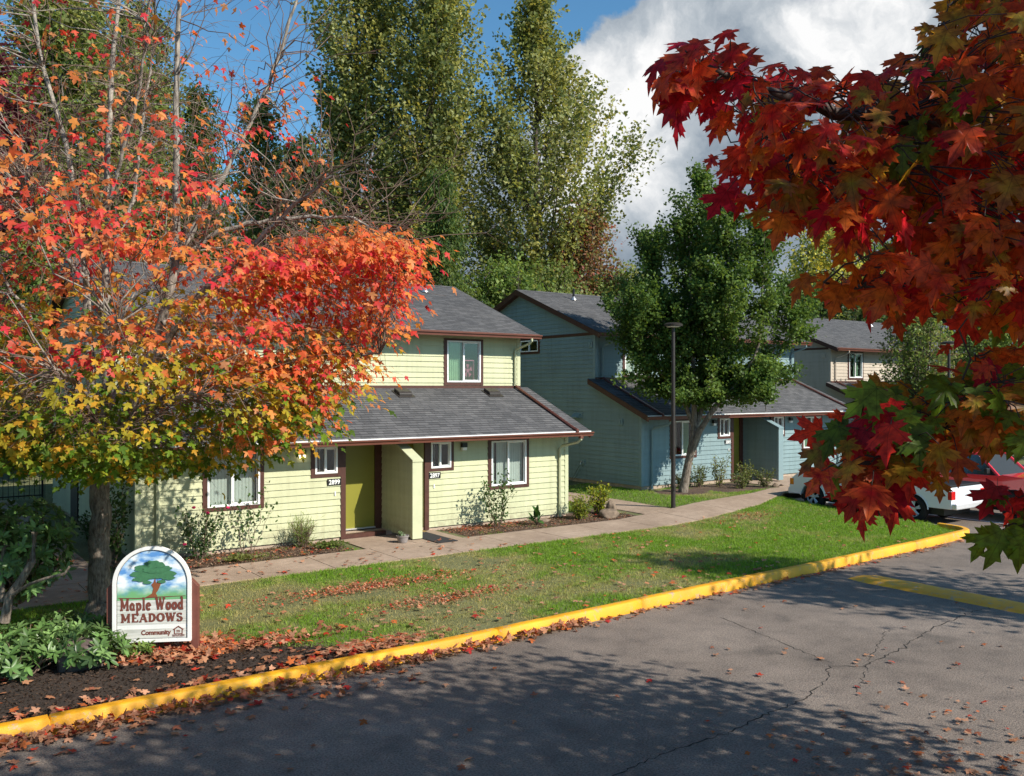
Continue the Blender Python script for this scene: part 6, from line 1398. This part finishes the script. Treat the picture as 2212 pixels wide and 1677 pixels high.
# ------------------------------------------------------------------ fallen leaves
def litter():
    g = np.random.default_rng(44); X = []; Y = []; Z = []; S_ = []; PI_ = []
    def put(x, y, z, s=(.055, .11), pile=0.0):
        n = len(x); X.append(x); Y.append(y); Z.append(z+g.uniform(0, 1, n)*pile); S_.append(g.uniform(s[0], s[1], n)); PI_.append(np.full(n, pile))
    # gutter line along the kerb on the road
    x = g.uniform(-3, 9.2, 2400); w = np.interp(x, [-3, 1.5, 2.8, 4.5, 6.2, 7.5, 8.8, 9.2], [1, 1, .8, .45, .7, .35, .75, .3]); k = g.uniform(0, 1, len(x)) < w*.7; x = x[k]; off = np.abs(g.normal(0, .085, len(x)))*np.interp(x, [-3, 2, 5, 9], [1.7, 1.3, .8, 1.0]); put(x, kerby(x)-.04-off, .008+np.maximum(0, .05-off*.3), pile=.035)
    x = g.uniform(9.2, 22, 260); put(x, kerby(x)-.04-np.abs(g.normal(0, .1, 260)), np.full(260, .008))
    x = g.uniform(-2, 6, 200); put(x, kerby(x)-.2-np.abs(g.normal(0, .4, 200)), np.full(200, .006))
    # mulch: strip behind the kerb, scattered, and dense under the sign
    x = g.uniform(-4, 6, 330); put(x, kerby(x)+.2+np.abs(g.normal(0, .13, 330)), np.full(330, .155), pile=.02)
    x = g.uniform(-3, 6, 130); put(x, g.uniform(11.1, 13.4, 130), np.full(130, .155))
    n = 1700; t = g.uniform(-.1, 1.35, n); q = g.normal(-.1, .24, n); px_ = A.x+(B.x-A.x)*t-dn.x*(q+.15); py_ = A.y+(B.y-A.y)*t-dn.y*(q+.15); put(px_, py_, np.full(n, .15), pile=.045)
    n = 260; put(g.normal(4.3, .6, n), g.normal(12.35, .14, n), np.full(n, .15), pile=.02)
    n = 240; put(g.normal(5.7, .5, n), g.normal(11.35, .14, n), np.full(n, .16), pile=.01)
    n = 350; put(g.normal(1.2, 1.2, n), g.normal(14.6, .7, n), np.full(n, .14))
    # lawn patches of shredded brown leaves
    for cx_, cy_, sx_, sy_, n in ((7.3, 14.75, 1.0, .22, 1500), (7.9, 13.15, .75, .2, 800), (19.6, 16.3, 1.0, .25, 300)): put(g.normal(cx_, sx_, n), g.normal(cy_, sy_, n), np.full(n, .145), (.02, .05), pile=.02)
    n = 420; x = g.uniform(3.5, 15, n); put(x, kerby(x)+.2+g.uniform(0, 1, n)**1.4*5.2, np.full(n, .15))
    n = 90; x = g.uniform(14, 22, n); put(x, kerby(x)+.2+g.uniform(0, 1, n)*5, np.full(n, .15))
    # beds and path
    n = 420; x = g.uniform(3.8, 8.7, n); put(x, g.uniform(18.35, 19.6, n), np.full(n, .145), (.03, .08)); n = 650; x = g.normal(12.9, .6, n); put(np.clip(x, 11.7, 17), 19.35+g.normal(0, .22, n), np.full(n, .145), (.025, .06))
    n = 500; x = g.uniform(11.7, 17.5, n); put(x, g.uniform(18.4, 19.6, n), np.full(n, .14), (.02, .05))
    n = 110; put(g.uniform(2, 12, n), g.uniform(16.7, 18.2, n), np.full(n, .15)); n = 120; put(g.uniform(2, 3.5, n), g.uniform(16.5, 26, n), np.full(n, .15))
    # open road, thickening to the lower right corner
    n = 60; r = [road_at(a, b) for a, b in zip(g.uniform(250, 2212, n), g.uniform(1400, 1720, n))]; put(np.array([q[0] for q in r]), np.array([q[1] for q in r]), np.full(n, .006), (.05, .10))
    n = 170; a = 2250-np.abs(g.normal(0, 330, n)); b = 1700-np.abs(g.normal(0, 130, n)); r = [road_at(u, v) for u, v in zip(a, b)]; put(np.array([q[0] for q in r]), np.array([q[1] for q in r]), np.full(n, .006), (.035, .09))
    n = 25; r = [road_at(a, b) for a, b in zip(g.uniform(1500, 2150, n), g.uniform(1250, 1420, n))]; put(np.array([q[0] for q in r]), np.array([q[1] for q in r]), np.full(n, .006), (.05, .09))
    X, Y, Z, S2, PL = [np.concatenate(q) for q in (X, Y, Z, S_, PI_)]; n = len(X)
    side = Y < kerby(X)+.0; Z = np.where(side, np.minimum(Z, .09), Z); k = ~((Y > kerby(X)-.02) & (Y < kerby(X)+.17)); X, Y, Z, S2, PL = X[k], Y[k], Z[k], S2[k], PL[k]; n = len(X)
    Z = np.where(Y < kerby(X), Z, np.maximum(Z, zg(X, Y)+.02))
    tilt = np.where(PL > .01, .5, .16)[:, None]; az = g.uniform(0, 2*np.pi, n); Tn = np.stack([np.cos(az), np.sin(az), g.normal(0, .12, n)+(PL > .01)*g.normal(0, .3, n)], 1); Nn = np.array((0, 0, 1.))+g.normal(0, 1, (n, 3))*tilt
    Z = Z+.012+S2*.12
    pal = np.array([(.42, .19, .10), (.50, .26, .16), (.34, .12, .07), (.48, .13, .04), (.55, .06, .03), (.28, .13, .08), (.45, .22, .12), (.40, .035, .03)]); w = [.2, .17, .15, .12, .06, .14, .12, .04]
    C = pal[g.choice(8, n, p=w)]*g.uniform(.7, 1.15, (n, 1)); t_ = MAPLE_LO[0].copy(); t_[:, 2] *= .9
    o = leaves('fallen_leaves', np.stack([X, Y, Z], 1), Tn, Nn, S2, C, (t_, MAPLE_LO[1]), M_DRY, curl=(-1.5, 2.2)); tag(o, 'dry orange brown and red maple leaves drifted along the kerb, mulch and lawn', 'fallen leaves', kind='stuff')
litter()
def chips():
    g = np.random.default_rng(60); n = 26000; x = g.uniform(-5, 6.2, n); y = g.uniform(11.0, 13.9, n)
    lim = np.interp(x, [-6, .5, 2.4, 3.4, 4.2, 5.2, 6.3], [14, 13.8, 13.6, 13.1, 12.6, 11.8, 11.0]); k = y < lim; x, y = x[k], y[k]
    m = 9000; bx = np.concatenate([g.uniform(3.8, 8.7, m), g.uniform(11.75, 17.4, m)]); by = g.uniform(18.36, 19.65, 2*m); x = np.concatenate([x, bx]); y = np.concatenate([y, by]); n = len(x); nm = n-2*m
    z = zg(x, y)+.02+g.uniform(0, .018, n); T = g.normal(0, 1, (n, 3)); T[:, 2] *= .35; Nn = g.normal(0, .45, (n, 3))+(0, 0, 1)
    d = np.array([(.035, .022, .015), (.06, .038, .026), (.02, .013, .01), (.10, .065, .045)]); b = np.array([(.12, .075, .05), (.18, .12, .08), (.07, .045, .03), (.26, .19, .13)])
    C = np.concatenate([d[g.integers(4, size=nm)], b[g.integers(4, size=2*m)]]); o = leaves('mulch_chips', np.stack([x, y, z], 1), T, Nn, g.uniform(.012, .045, n), C, QUAD, M_DRY)
    tag(o, 'loose dark bark chips and crumbs covering the planting beds', 'mulch', kind='stuff')
chips()
